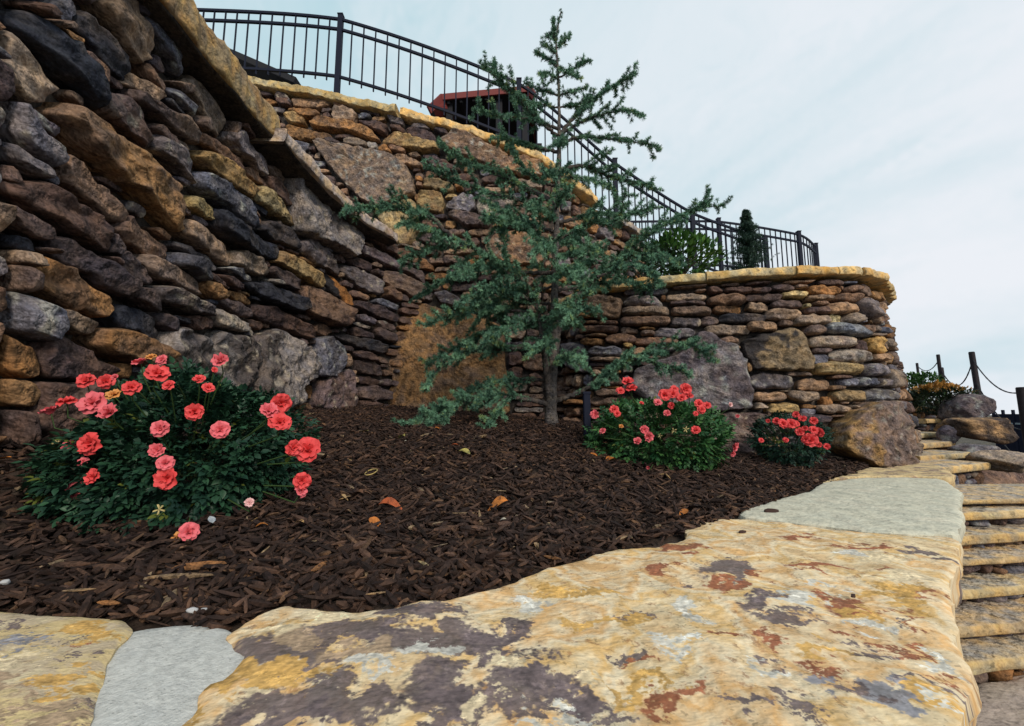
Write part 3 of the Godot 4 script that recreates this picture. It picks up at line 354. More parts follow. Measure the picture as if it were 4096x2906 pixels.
const BRANCHES := [[288,434,3100,271,505,3086,224,855,3020,165,1153,2962,-5,1335,2914,-171,1457,2873,-310,1520,2843,-540,1608,2793,-742,1640,2750],
[308,768,3100,360,1041,3122,427,1157,3133,650,1395,3158,1033,1719,3196,1281,1891,3218,1435,1957,3230,1564,2011,3240,1702,2013,3250],
[1435,1957,3230,1525,2025,3215,1570,2130,3200],
[363,2520,3100,192,2622,3033,5,2773,2947,-171,2881,2871,-219,2909,2850],
[-98,2829,2900,-135,2986,2952,-140,3075,2980],
[367,2520,3100,523,2754,3158,696,2935,3208,903,3118,3263,1060,3224,3300],
[370,2531,3100,591,2623,3045,820,2653,2990,915,2628,2968,979,2574,2950],
[369,2441,3100,524,2523,3120,837,2533,3157,1026,2525,3179,1200,2489,3200],
[371,2577,3100,190,2591,3017,39,2562,2949,-113,2530,2877,-267,2507,2800],
[361,2389,3100,165,2503,3215,-17,2631,3317,-175,2729,3400],
[342,1965,3100,177,2081,3146,-16,2203,3196,-191,2326,3241,-424,2454,3297,-634,2633,3350],
[338,1868,3100,86,1943,3024,-211,1973,2935,-430,2028,2863,-611,2085,2800],
[-414,1567,2800,-565,1694,2769,-695,1734,2747,-915,1732,2712,-1106,1704,2680],
[-292,1504,2820,-537,1507,2858,-676,1470,2881,-789,1425,2900],
[322,1414,3100,87,1429,3143,-154,1480,3186,-402,1459,3230,-655,1329,3279,-764,1280,3300],
[202,1087,3100,-66,1115,3005,-267,1096,2932,-444,1015,2859,-574,941,2800],
[303,969,3100,53,1016,3164,-223,977,3231,-508,831,3307,-673,748,3350],
[230,862,3100,-15,826,3039,-246,800,2979,-431,746,2928,-538,617,2883,-589,509,2850],
[293,603,3100,85,609,3171,-118,597,3237,-293,542,3296,-437,447,3350],
[271,421,3100,113,461,3045,-108,484,2968,-317,450,2890,-539,360,2795,-643,303,2746,-728,240,2700],
[-318,447,2900,-450,345,2789,-534,262,2705,-568,196,2650],
[-45,477,2950,-103,375,2849,-142,288,2761,-181,240,2700],
[294,441,3100,551,544,3034,861,745,2943,1034,804,2896,1204,827,2850,1341,705,2800],
[854,738,2920,998,695,2893,1138,646,2865,1205,599,2850],
[320,1276,3100,603,1333,3173,900,1392,3247,1109,1335,3300],
[628,1360,3050,801,1413,2996,949,1397,2950,1048,1249,2900],
[858,1575,3200,1041,1561,3117,1182,1499,3046,1260,1431,3000],
[1035,1721,3200,1105,1629,3200,1243,1575,3200],
[360,2240,3100,586,2303,3154,772,2245,3202,1001,2219,3256,1189,2185,3300],
[355,2166,3100,525,2126,3019,660,2042,2947,735,1964,2900],
[340,1803,3100,656,1915,3197,925,1960,3275,1127,2027,3331,1180,2083,3350],
[335,1660,3100,581,1756,2999,762,1757,2928,799,1895,2868,805,1936,2850],
[351,2093,3100,160,2208,3140,20,2402,3179,-16,2531,3200],
[331,1590,3100,149,1675,2972,-46,1686,2848,-196,1656,2750],
[373,2767,3100,264,2757,3063,157,2739,3025,94,2757,3000],
[373,2767,3100,525,2830,3156,643,2905,3200],
[371,2864,3100,289,2927,3131,201,2972,3161,94,3065,3200],
[371,2864,3100,475,2864,3053,588,2854,3000],
[369,3000,3100,282,3008,3042,209,2960,3000],
[370,3019,3100,489,3118,3123,633,3226,3150],
[367,3117,3100,276,3246,3155,188,3337,3200],
[367,3117,3100,459,3012,3047,537,2922,3000],
[365,3216,3100,287,3265,3068,232,3268,3050],
[362,3275,3100,428,3384,3129,484,3452,3150],
[359,3355,3100,317,3415,3100,280,3375,3100],
[356,3395,3100,332,3476,3100,340,3548,3100],
[338,1911,3100,348,1877,2833,378,1813,2600],
[331,1590,3100,252,1543,2859,155,1371,2550],
[325,1380,3100,364,1328,2846,395,1168,2500],
[315,1139,3100,336,1103,2959,357,944,2550],
[321,1310,3100,275,1499,3350,179,1666,3600],
[331,1590,3100,466,1818,3382,616,1953,3600],
[309,902,3100,257,883,2990,126,730,2600],
[304,768,3100,388,743,2909,464,652,2650],
[310,969,3100,432,1089,3340,600,1106,3600],
[351,2129,3100,290,2062,2864,228,1981,2700],
[352,2166,3100,439,2380,3331,532,2503,3500],
[365,2426,3100,352,2344,2898,365,2259,2750],
[337,1803,3100,221,1776,2830,102,1661,2600],
[330,1519,3100,476,1470,2797,556,1391,2600],
[326,1449,3100,551,1539,3252,765,1709,3400],
[315,1139,3100,517,1089,2902,604,1032,2800],
[321,1310,3100,88,1282,3182,-122,1357,3253,-266,1335,3300],
[319,1173,3100,71,1201,3208,-194,1157,3319,-344,1028,3400],
[314,1037,3100,113,1006,2962,-74,897,2810,-186,803,2700],
[336,1732,3100,126,1852,3206,-90,2018,3313,-263,2180,3400],
[167,1163,3000,17,1183,2894,-163,1161,2762,-299,1099,2650],
[-5,1347,2950,-46,1475,2895,-61,1615,2836,-76,1696,2800],
[-173,1467,2900,-255,1335,2774,-380,1201,2600]]
const FENCE_NEAR := [-4.7507,5.6592,4.95,-2.2229,5.4901,4.95,0.0928,4.7878,5.2,1.4573,3.9349,5.65,2.8082,3.5119,6.3,4.1633,3.2473,6.7]
const FENCE_FAR := [1.9214,3.6994,7,3.6957,3.8187,7.25,5.3213,3.709,7.55,6.0265,3.7023,8.1]
const STAKE := Vector3(0.4697,0.1938,-2.6864)
const SHRUB := Vector3(1.6765,1.8006,-4.1)
const SHRUB_LOW := Vector3(1.2858,1.7295,-4)
const CONIFER := Vector3(2.6025,1.9108,-4.5)
const SHRUB_GREEN := Vector3(5.3637,0.5054,-5.6)
const SHRUB_ORANGE := Vector3(5.0227,0.4273,-5)
const PAV_A := Vector3(-1.8205,6.996,-8.6)
const PAV_B := Vector3(-1.6134,7.6176,-9)
const PAV_C := Vector3(0.4083,7.8313,-9)
const PAV_D := Vector3(0.4992,7.4893,-8.8)
const HUT_A := Vector3(-6.5657,9.027,-9.5)
const HUT_B := Vector3(-5.2079,8.4014,-9.5)
const POST1 := Vector3(8.6388,1.43,-9)
const POST2 := Vector3(7.2871,1.3624,-7.2)
const POST3 := Vector3(7.0057,1.1068,-6.9)
const POST4 := Vector3(6.3372,1.2048,-5.8)
const POST5 := Vector3(5.5143,0.6435,-4.6)
const ROCK_A := Vector3(4.9938,0.3988,-4.7)
const ROCK_B := Vector3(4.5351,0.2078,-4.2)
const ROCK_C := Vector3(4.1426,-0.0005,-3.9)
const ROCK_D := Vector3(3.7917,0.0048,-3.3)
const ROCK_E := Vector3(4.2676,0.1647,-4.2)
const SCREEN_A := Vector3(7.2927,0.3529,-6.5)
const SCREEN_B := Vector3(7.3086,0.3534,-6)


class Wall:
	var pts := PackedVector2Array()
	var nrm := PackedVector2Array()
	var us := PackedFloat32Array()
	var batter := 0.0
	func _init(plan: Array, lean: float) -> void:
		batter = lean
		var u := 0.0
		for i in plan.size() / 2:
			var p := Vector2(plan[i * 2] * 0.001, plan[i * 2 + 1] * 0.001)
			if i > 0: u += p.distance_to(pts[i - 1])
			pts.append(p); us.append(u)
		for i in pts.size():
			var t := (pts[mini(i + 1, pts.size() - 1)] - pts[maxi(i - 1, 0)]).normalized()
			nrm.append(Vector2(t.y, -t.x))
	func at(u: float, v: float, out: float) -> Vector3:
		var i := clampi(int(u / us[us.size() - 1] * (us.size() - 1)), 0, us.size() - 2)
		while i > 0 and us[i] > u: i -= 1
		while i < us.size() - 2 and us[i + 1] < u: i += 1
		var t := (u - us[i]) / (us[i + 1] - us[i])
		var p := pts[i].lerp(pts[i + 1], t)
		var n := nrm[i].lerp(nrm[i + 1], t).normalized()
		p += n * (out - batter * v)
		return Vector3(p.x, v, -p.y)
	func normal(u: float) -> Vector3:
		var a := at(u - 0.05, 0, 0); var b := at(u + 0.05, 0, 0)
		var t := (b - a).normalized()
		return Vector3(-t.z, 0, t.x)

var rnd := RandomNumberGenerator.new()
var coarse := FastNoiseLite.new()
var fine := FastNoiseLite.new()
var geo := FastNoiseLite.new()
var M := {}
var used := {}
# base colours of the stones (linear): two tones each
const TONE := {
	"t": [Vector3(.32, .225, .165), Vector3(.215, .155, .12)], "b": [Vector3(.21, .138, .105), Vector3(.13, .088, .08)],
	"d": [Vector3(.118, .08, .074), Vector3(.074, .055, .062)], "k": [Vector3(.034, .036, .05), Vector3(.075, .066, .07)],
	"K": [Vector3(.036, .036, .046), Vector3(.36, .17, .06)], "g": [Vector3(.168, .158, .19), Vector3(.098, .088, .10)],
	"p": [Vector3(.165, .13, .15), Vector3(.115, .085, .085)], "o": [Vector3(.31, .17, .08), Vector3(.20, .12, .075)],
	"O": [Vector3(.36, .19, .085), Vector3(.26, .155, .10)], "y": [Vector3(.49, .35, .18), Vector3(.36, .235, .125)],
	"Y": [Vector3(.64, .48, .25), Vector3(.54, .37, .16)], "w": [Vector3(.42, .37, .34), Vector3(.27, .22, .205)],
	"G": [Vector3(.24, .235, .26), Vector3(.10, .092, .10)], "T": [Vector3(.25, .17, .13), Vector3(.31, .20, .13)],
	"X": [Vector3(.40, .27, .16), Vector3(.075, .06, .058)], "D": [Vector3(.115, .088, .095), Vector3(.20, .165, .165)],
	"E": [Vector3(.43, .28, .13), Vector3(.24, .185, .175)],
}

func srgb(v: Vector3) -> Color:
	return Color(v.x, v.y, v.z).linear_to_srgb()

func tag(o: Node, label: String, category: String, group := "", kind := "") -> void:
	if label: o.set_meta("label", label)
	if category: o.set_meta("category", category)
	if group: o.set_meta("group", group)
	if kind: o.set_meta("kind", kind)

func numbered(called: String) -> String:
	used[called] = used.get(called, -1) + 1
	return called if used[called] == 0 else "%s_%03d" % [called, used[called]]

func thing(called: String, at: Vector3, label: String, category: String, group := "") -> Node3D:
	var o := Node3D.new()
	o.name = numbered(called); add_child(o); o.position = at
	tag(o, label, category, group)
	return o

func part(parent: Node, called: String, mesh: Mesh, mat: Material, at := Vector3.ZERO) -> MeshInstance3D:
	var o := MeshInstance3D.new()
	o.name = called if parent != self else numbered(called)
	o.mesh = mesh; o.material_override = mat
	parent.add_child(o, true); o.position = at
	return o

# ---------- mesh helpers: arrays [V, C, I]
func commit(a: Array, uvs = null) -> ArrayMesh:
	var V: PackedVector3Array = a[0]; var I: PackedInt32Array = a[2]
	var N := PackedVector3Array(); N.resize(V.size())
	for k in range(0, I.size(), 3):
		var n := (V[I[k + 2]] - V[I[k]]).cross(V[I[k + 1]] - V[I[k]])
		N[I[k]] += n; N[I[k + 1]] += n; N[I[k + 2]] += n
	for k in N.size(): N[k] = N[k].normalized() if N[k].length_squared() > 1e-20 else Vector3.UP
	var s := []
	s.resize(Mesh.ARRAY_MAX)
	s[Mesh.ARRAY_VERTEX] = V; s[Mesh.ARRAY_NORMAL] = N; s[Mesh.ARRAY_INDEX] = I
	if a[1] != null and a[1].size() == V.size(): s[Mesh.ARRAY_COLOR] = a[1]
	if uvs != null: s[Mesh.ARRAY_TEX_UV] = uvs
	var m := ArrayMesh.new()
	m.add_surface_from_arrays(Mesh.PRIMITIVE_TRIANGLES, s)
	return m

func blank() -> Array: return [PackedVector3Array(), PackedColorArray(), PackedInt32Array()]

func join(a: Array, b: Array, by := Vector3.ZERO) -> void:
	var n: int = a[0].size()
	for v in b[0]: a[0].append(v + by)
	a[1].append_array(b[1])
	for i in b[2]: a[2].append(i + n)

func grid_faces(I: PackedInt32Array, base: int, rows: int, cols: int, closed: bool, flip := false) -> void:
	for r in rows - 1:
		for c in (cols if closed else cols - 1):
			var a := base + r * cols + c; var b := base + r * cols + (c + 1) % cols
			var d := a + cols; var e := b + cols
			if flip: I.append_array(PackedInt32Array([a, d, b, b, d, e]))
			else: I.append_array(PackedInt32Array([a, b, d, b, e, d]))

func tube(line: PackedVector3Array, radii: PackedFloat32Array, sides := 6, cap := true, tone := Color.WHITE) -> Array:
	var a := blank()
	var up := Vector3(0.31, 0.2, 0.93)
	var n := line.size()
	for i in n:
		var t := (line[mini(i + 1, n - 1)] - line[maxi(i - 1, 0)]).normalized()
		var x := t.cross(up).normalized(); var y := x.cross(t).normalized()
		for s in sides:
			var q := TAU * s / sides
			a[0].append(line[i] + (x * cos(q) + y * sin(q)) * radii[i]); a[1].append(tone)
	grid_faces(a[2], 0, n, sides, true, true)
	if cap:
		for e in [0, n - 1]:
			a[0].append(line[e]); a[1].append(tone)
			var c: int = a[0].size() - 1
			for s in sides:
				var p: int = e * sides + s; var q: int = e * sides + (s + 1) % sides
				if e == 0: a[2].append_array(PackedInt32Array([c, q, p]))
				else: a[2].append_array(PackedInt32Array([c, p, q]))
	return a

func box(c: Vector3, half: Vector3, tone := Color.WHITE, basis := Basis.IDENTITY, bevel := 0.12) -> Array:
	# a box with chamfered long edges, flat shaded
	var a := blank()
	var b := minf(minf(half.x, half.y), half.z) * bevel
	for axis in 3:
		for s in [-1.0, 1.0]:
			var n := Vector3.ZERO; n[axis] = s
			var u := Vector3.ZERO; u[(axis + 1) % 3] = 1
			var w := Vector3.ZERO; w[(axis + 2) % 3] = 1
			var o := c + basis * (n * half)
			var hu := half[(axis + 1) % 3] - b; var hw := half[(axis + 2) % 3] - b
			var k: int = a[0].size()
			for q in [[-1, -1], [1, -1], [1, 1], [-1, 1]]:
				a[0].append(o + basis * (u * hu * q[0] + w * hw * q[1])); a[1].append(tone)
			if s > 0: a[2].append_array(PackedInt32Array([k, k + 2, k + 1, k, k + 3, k + 2]))
			else: a[2].append_array(PackedInt32Array([k, k + 1, k + 2, k, k + 2, k + 3]))
	# chamfers
	for axis in 3:
		var u := (axis + 1) % 3; var w := (axis + 2) % 3
		for su in [-1.0, 1.0]:
			for sw in [-1.0, 1.0]:
				var k: int = a[0].size()
				for e in [-1.0, 1.0]:
					var p := Vector3.ZERO
					p[axis] = e * (half[axis] - b); p[u] = su * half[u]; p[w] = sw * (half[w] - b)
					var q := p; q[u] = su * (half[u] - b); q[w] = sw * half[w]
					a[0].append(c + basis * p); a[0].append(c + basis * q); a[1].append(tone); a[1].append(tone)
				if su * sw > 0: a[2].append_array(PackedInt32Array([k, k + 3, k + 1, k, k + 2, k + 3]))
				else: a[2].append_array(PackedInt32Array([k, k + 1, k + 3, k, k + 3, k + 2]))
	return a

# ---------- textures and materials
func noise(freq: float, kind := FastNoiseLite.TYPE_SIMPLEX_SMOOTH, octaves := 4, seed_ := 1, warp := 0.0) -> FastNoiseLite:
	var n := FastNoiseLite.new()
	n.noise_type = kind; n.frequency = freq; n.fractal_octaves = octaves; n.seed = seed_
	if warp > 0:
		n.domain_warp_enabled = true; n.domain_warp_amplitude = warp; n.domain_warp_frequency = freq * 1.3
	return n

func bytes(n: FastNoiseLite, w: int, h: int, seamless := true) -> PackedByteArray:
	var im := n.get_seamless_image(w, h) if seamless else n.get_image(w, h)
	im.convert(Image.FORMAT_L8)
	return im.get_data()

func bump(freq: float, size := 512, strength := 8.0, seed_ := 3, kind := FastNoiseLite.TYPE_SIMPLEX_SMOOTH, octaves := 5) -> ImageTexture:
	var im := noise(freq, kind, octaves, seed_).get_seamless_image(size, size)
	im.convert(Image.FORMAT_RGBA8)
	im.bump_map_to_normal_map(strength)
	return ImageTexture.create_from_image(im)

func grain(size: int, lo: float, seed_: int, warm := 0.06) -> ImageTexture:
	# neutral mineral grain: broad cloudy patches, fine speckle and pale flecks
	var a := bytes(noise(0.011, FastNoiseLite.TYPE_SIMPLEX_SMOOTH, 4, seed_), size, size)
	var b := bytes(noise(0.09, FastNoiseLite.TYPE_SIMPLEX_SMOOTH, 3, seed_ + 1), size, size)
	var c := bytes(noise(0.045, FastNoiseLite.TYPE_VALUE_CUBIC, 4, seed_ + 2, 14.0), size, size)
	var d := PackedByteArray(); d.resize(size * size * 3)
	for i in size * size:
		var f := clampf((a[i] / 255.0 - 0.5) * 1.8 + 0.5, 0, 1); var g := clampf((b[i] / 255.0 - 0.5) * 2.0 + 0.5, 0, 1); var s := c[i] / 255.0
		var v := lo + (1.0 - lo) * (0.5 * f + 0.5 * g)
		if s > 0.68: v = lerpf(v, 1.0, clampf((s - 0.68) * 8.0, 0, 0.8))
		elif s < 0.30: v *= 0.68
		d[i * 3] = int(clampf(v * (1.0 + warm * (f - 0.5)), 0, 1) * 255); d[i * 3 + 1] = int(v * 255 * 0.99); d[i * 3 + 2] = int(clampf(v * (1.0 - warm * 2.0 * (f - 0.5)), 0, 1) * 250)
	return ImageTexture.create_from_image(Image.create_from_data(size, size, false, Image.FORMAT_RGB8, d))

func material(rough: float, col := Vector3.ONE, vertex := false, tex: Texture2D = null, nrm: Texture2D = null, scale := 1.0, depth := 1.0) -> StandardMaterial3D:
	var m := StandardMaterial3D.new()
	m.albedo_color = srgb(col); m.roughness = rough; m.vertex_color_use_as_albedo = vertex
	m.metallic_specular = 0.35
	if tex: m.albedo_texture = tex
	if nrm:
		m.normal_enabled = true; m.normal_texture = nrm; m.normal_scale = depth
	if tex or nrm:
		m.uv1_triplanar = true; m.uv1_world_triplanar = true; m.uv1_scale = Vector3.ONE * scale
	return m

func make_materials() -> void:
	var n_stone := bump(0.03, 512, 12.0, 3)
	var n_fine := bump(0.05, 512, 6.0, 8)
	M.stone = material(0.92, Vector3.ONE, true, grain(512, 0.5, 11), n_stone, 1.5, 1.3)
	M.cap = material(0.9, Vector3.ONE, true, grain(512, 0.74, 31, 0.12), n_stone, 1.3, 0.7)
	M.core = material(0.95, Vector3(.10, .085, .078), false, grain(256, 0.5, 41), n_fine, 2.0, 0.8)
	M.soil = material(0.97, Vector3(.05, .035, .028), false, null, n_fine, 3.0, 1.0)
	M.chip = material(0.85, Vector3.ONE, true, grain(256, 0.55, 51), n_fine, 6.0, 0.6)
	M.bark = material(0.9, Vector3.ONE, true, grain(256, 0.45, 61), bump(0.03, 256, 12.0, 5), 5.0, 1.0)
	M.metal = material(0.6, Vector3(.012, .015, .030)); M.metal.metallic_specular = 0.22
	M.rope = material(0.8, Vector3(.02, .02, .025))
	M.post = material(0.75, Vector3(.03, .024, .028), false, null, n_fine, 4.0, 0.5)
	M.red = material(0.6, Vector3(.16, .03, .028)); M.darkwood = material(0.85, Vector3(.018, .018, .022))
	M.needle = material(0.6, Vector3.ONE, true); M.needle.backlight_enabled = true; M.needle.backlight = Color(0.05, 0.10, 0.05)
	M.leaf = material(0.45, Vector3.ONE, true); M.leaf.backlight_enabled = true; M.leaf.backlight = Color(0.06, 0.14, 0.03)
	M.petal = material(0.55, Vector3.ONE, true); M.petal.backlight_enabled = true; M.petal.backlight = Color(0.35, 0.06, 0.07)
	M.dry = material(0.7, Vector3.ONE, true, grain(256, 0.6, 71), n_fine, 8.0, 0.4)
	M.ground = material(0.95, Vector3(.14, .125, .10), false, grain(512, 0.5, 81), n_fine, 0.5, 1.0)

# ---------- ground height of the mulch bed
func ground_y(x: float, z: float) -> float:
	var d := -z
	var y: float = GROUND_PLANE[0] + GROUND_PLANE[1] * x + GROUND_PLANE[2] * d
	for g in GROUND:
		var r2: float = (g[0] - x) * (g[0] - x) + (g[1] - d) * (g[1] - d)
		if r2 > 1e-12: y += g[2] * r2 * 0.5 * log(r2)
	return y

# ---------- stones
func chaikin(p: PackedVector2Array, times: int, k := 0.25) -> PackedVector2Array:
	for t in times:
		var q := PackedVector2Array()
		for i in p.size():
			var a := p[i]; var b := p[(i + 1) % p.size()]
			q.append(a.lerp(b, k)); q.append(a.lerp(b, 1.0 - k))
		p = q
	return p

func resample(p: PackedVector2Array, n: int) -> PackedVector2Array:
	var total := 0.0
	for i in p.size(): total += p[i].distance_to(p[(i + 1) % p.size()])
	var out := PackedVector2Array()
	var i := 0; var gone := 0.0
	var seg := p[0].distance_to(p[1])
	for k in n:
		var want := total * k / n
		while gone + seg < want and i < p.size() - 1:
			gone += seg; i += 1; seg = p[i].distance_to(p[(i + 1) % p.size()])
		out.append(p[i].lerp(p[(i + 1) % p.size()], clampf((want - gone) / maxf(seg, 1e-6), 0, 1)))
	return out

func area_of(p: PackedVector2Array) -> float:
	var a := 0.0
	for i in p.size(): a += p[i].cross(p[(i + 1) % p.size()])
	return a * 0.5

func tone_at(code: String, P: Vector3, shift: float) -> Color:
	var t: Array = TONE[code]
	var n1 := coarse.get_noise_3d(P.x * 3.2 + shift * 9, P.y * 3.2, P.z * 3.2) * 1.5
	var n2 := geo.get_noise_3d(P.x * 11, P.y * 11 + shift * 5, P.z * 11)
	var k := smoothstep(-0.12, 0.28, n1 + n2 * 0.6 - 0.08)
	if code == "K" or code == "X": k = smoothstep(0.05, 0.14, n1 * (0.5 if code == "X" else 1.0) + n2 * 0.3 + ((P.y - 0.84 - (P.x - 2.3) * 0.35) if code == "X" and P.x < 3.2 else 0.0))
	if code == "E": k = smoothstep(-0.1, 0.1, (P.x - 2.62) * 0.9 + n2 * 0.35 + n1 * 0.15)
	var v: Vector3 = (t[0] as Vector3).lerp(t[1], k) * (1.0 + 0.30 * n2) * (1.0 + 0.16 * sin(shift * 37.0))
	if code in ["D", "E", "G", "T", "p", "g", "w"]:
		var li := geo.get_noise_3d(P.x * 16 + 40, P.y * 11, P.z * 16)
		if li > 0.34: v = v.lerp(Vector3(.40, .385, .35), clampf((li - 0.34) * 5.0, 0, 0.75))
	v *= 1.18 if code in ["y", "Y", "X", "E", "w"] else 1.62
	v.x *= 1.0 + 0.10 * sin(shift * 91.0); v.z *= 1.0 - 0.10 * sin(shift * 91.0)
	return Color(v.x, v.y, v.z)

func stone(w: Wall, poly: PackedVector2Array, code: String, proud: float, shift: float, worn := 0.3, rough := 0.0, back := -0.07) -> Array:
	# a stone set in a wall: outline in (along, height), a face cut by a few random planes, edges worn round
	if area_of(poly) < 0: poly.reverse()
	var area := area_of(poly)
	var soft := chaikin(poly, 1, 0.13) if worn < 0.3 else chaikin(chaikin(poly, 1, 0.14 + 0.12 * worn), 1, 0.25)
	var per := 0.0
	for i in soft.size(): per += soft[i].distance_to(soft[(i + 1) % soft.size()])
	var n := clampi(int(per / 0.019), 16, 84)
	var q := resample(soft, n)
	var rho := 2.0 * area / per
	var c := Vector2.ZERO
	for p in q: c += p / n
	for i in n:
		var e := geo.get_noise_3d(q[i].x * 13 + shift * 50, q[i].y * 13, shift * 9) * 1.4
		q[i] += (q[i] - c).normalized() * e * minf(rho * 0.32, 0.016)
	var inw := PackedVector2Array()
	for i in n:
		var t := (q[(i + 1) % n] - q[(i + n - 1) % n]).normalized()
		inw.append(Vector2(-t.y, t.x))
	var edge := minf(rho * (0.12 + 0.3 * worn), 0.008 + 0.03 * worn)
	var rings := [[0.0, back], [0.0, 0.35], [0.22, 0.70], [0.6, 0.92], [1.1, 1.0]]
	var a := blank()
	# cutting planes
	var planes := []
	var r := RandomNumberGenerator.new(); r.seed = int(shift * 1e6)
	for k in 8:
		var ang := TAU * (k + r.randf_range(-0.4, 0.4)) / 8.0
		var dir := Vector2(cos(ang), sin(ang)); var reach := 0.0
		for p in q: reach = maxf(reach, (p - c).dot(dir))
		var wide := reach * r.randf_range(0.03, 0.20 + 0.6 * worn) + 0.004
		planes.append([dir, reach, wide, r.randf_range(0.35, 0.75) if r.randf() < 0.3 + 0.5 * worn else 1.0])
	var tx := r.randf_range(-0.13, 0.13); var ty := r.randf_range(-0.24, 0.12)
	var centre := w.at(c.x, c.y, 0)
	var flat := PackedVector2Array(); var hs := PackedFloat32Array()
	for g in rings.size():
		for i in n:
			flat.append(q[i] + inw[i] * rings[g][0] * edge); hs.append(rings[g][1] * (proud if g > 0 else 1.0))
	var inner := clampi(int(rho / 0.013), 3, 12)
	for g in range(1, inner):
		var k := 1.0 - float(g) / inner
		for i in n:
			flat.append(c.lerp(q[i] + inw[i] * 1.1 * edge, k)); hs.append(proud)
	flat.append(c); hs.append(proud)
	var amp := clampf(rho * 0.34, 0.006, 0.03)
	for i in flat.size():
		var f := flat[i]; var h := hs[i]
		if i >= n:
			var g := coarse.get_noise_3d(f.x * 7 + shift * 31, f.y * 9, shift * 13)
			var g2 := geo.get_noise_3d(f.x * 9, f.y * 16 + shift * 17, shift * 3)
			var cut := 1.0
			for p in planes:
				var d: float = (p[1] - (f - c).dot(p[0])) / p[2]
				cut = minf(cut, p[3] + (1.0 - p[3]) * clampf(d + g2 * 0.5, 0, 1.3))
			var e := minf(h / proud, 1.0)
			if rough > 0.0: h -= e * rough * pow(absf(geo.get_noise_3d(f.x * 7 + shift * 3, f.y * 5, shift * 40)), 0.7)
			h = h * cut + e * (amp * g * 1.2 + amp * 0.6 * g2 + clampf((f.x - c.x) * tx + (f.y - c.y) * ty, -0.04, 0.04))
			h = maxf(h, 0.004)
		var P := w.at(f.x, f.y, h)
		a[0].append(P - centre); a[1].append(tone_at(code, P, shift))
	var rows: int = (flat.size() - 1) / n
	grid_faces(a[2], 0, rows, n, true, true)
	var last: int = (rows - 1) * n
	for i in n: a[2].append_array(PackedInt32Array([last + i, flat.size() - 1, last + (i + 1) % n]))
	return [a, centre, area]

func build_wall(called: String, label: String, w: Wall, traced: Array, fillers: Array, tops: Callable, u0: float, u1: float, low: float, worn: float) -> Node3D:
	var base := w.at((u0 + u1) * 0.5, low, 0)
	var t := thing(called, base, label, "stone wall")
	# the core behind the stones: mortar and rubble
	var a := blank()
	var n := int((u1 - u0) / 0.1) + 2
	for side in [[-0.035, 0], [-0.55, 1]]:
		for j in 2:
			for i in n:
				var u := lerpf(u0, u1, float(i) / (n - 1))
				var v: float = low if (j == 0) == (side[1] == 0) else tops.call(u) - 0.004
				a[0].append(w.at(u, v, side[0]) - base); a[1].append(Color.WHITE)
	grid_faces(a[2], 0, 4, n, false, true)
	part(t, "mortar_core", commit(a), M.core)
	var made := []
	for s in traced:
		var p := PackedVector2Array()
		for i in range(1, s.size(), 2): p.append(Vector2(s[i] * 0.01, s[i + 1] * 0.01))
		var ar := absf(area_of(p))
		var big: bool = s[0] in ["G", "D", "E", "X", "O", "T"] and ar > 0.05
		var proud := rnd.randf_range(0.03, 0.10) + minf(ar, 0.2) * 0.2
		if s[0] == "E": proud = 0.20
		elif big: proud += 0.03
		made.append(stone(w, p, s[0], proud, rnd.randf(), 0.08 if big else worn, 0.03 if big else 0.006))
	for s in fillers:
		var c := Vector2(s[1], s[2]) * 0.01; var h := Vector2(s[3], s[4]) * 0.005 * 0.97
		var p := PackedVector2Array()
		var cut := rnd.randf_range(0.15, 0.4)
		for k in [[-1, -1 + cut], [-1 + cut * 0.7, -1], [0.1, -1], [1 - cut, -1], [1, -0.5 + cut], [1, 0.6], [1 - cut * 0.8, 1], [-0.1, 1], [-1 + cut, 1], [-1, 0.5]]:
			p.append(c + Vector2(k[0] * h.x * rnd.randf_range(0.92, 1.0), k[1] * h.y * rnd.randf_range(0.85, 1.0)))
		made.append(stone(w, p, s[0], rnd.randf_range(0.015, 0.06), rnd.randf(), worn, 0.004))
	made.sort_custom(func(x, y): return x[2] > y[2])
	var rest := blank()
	for i in made.size():
		if i < 290: part(t, "stone", commit(made[i][0]), M.stone, made[i][1] - base)
		else: join(rest, made[i][0], made[i][1] - base)
	if rest[0].size() > 0: tag(part(t, "small_stones", commit(rest), M.stone), "", "", "", "stuff")
	return t

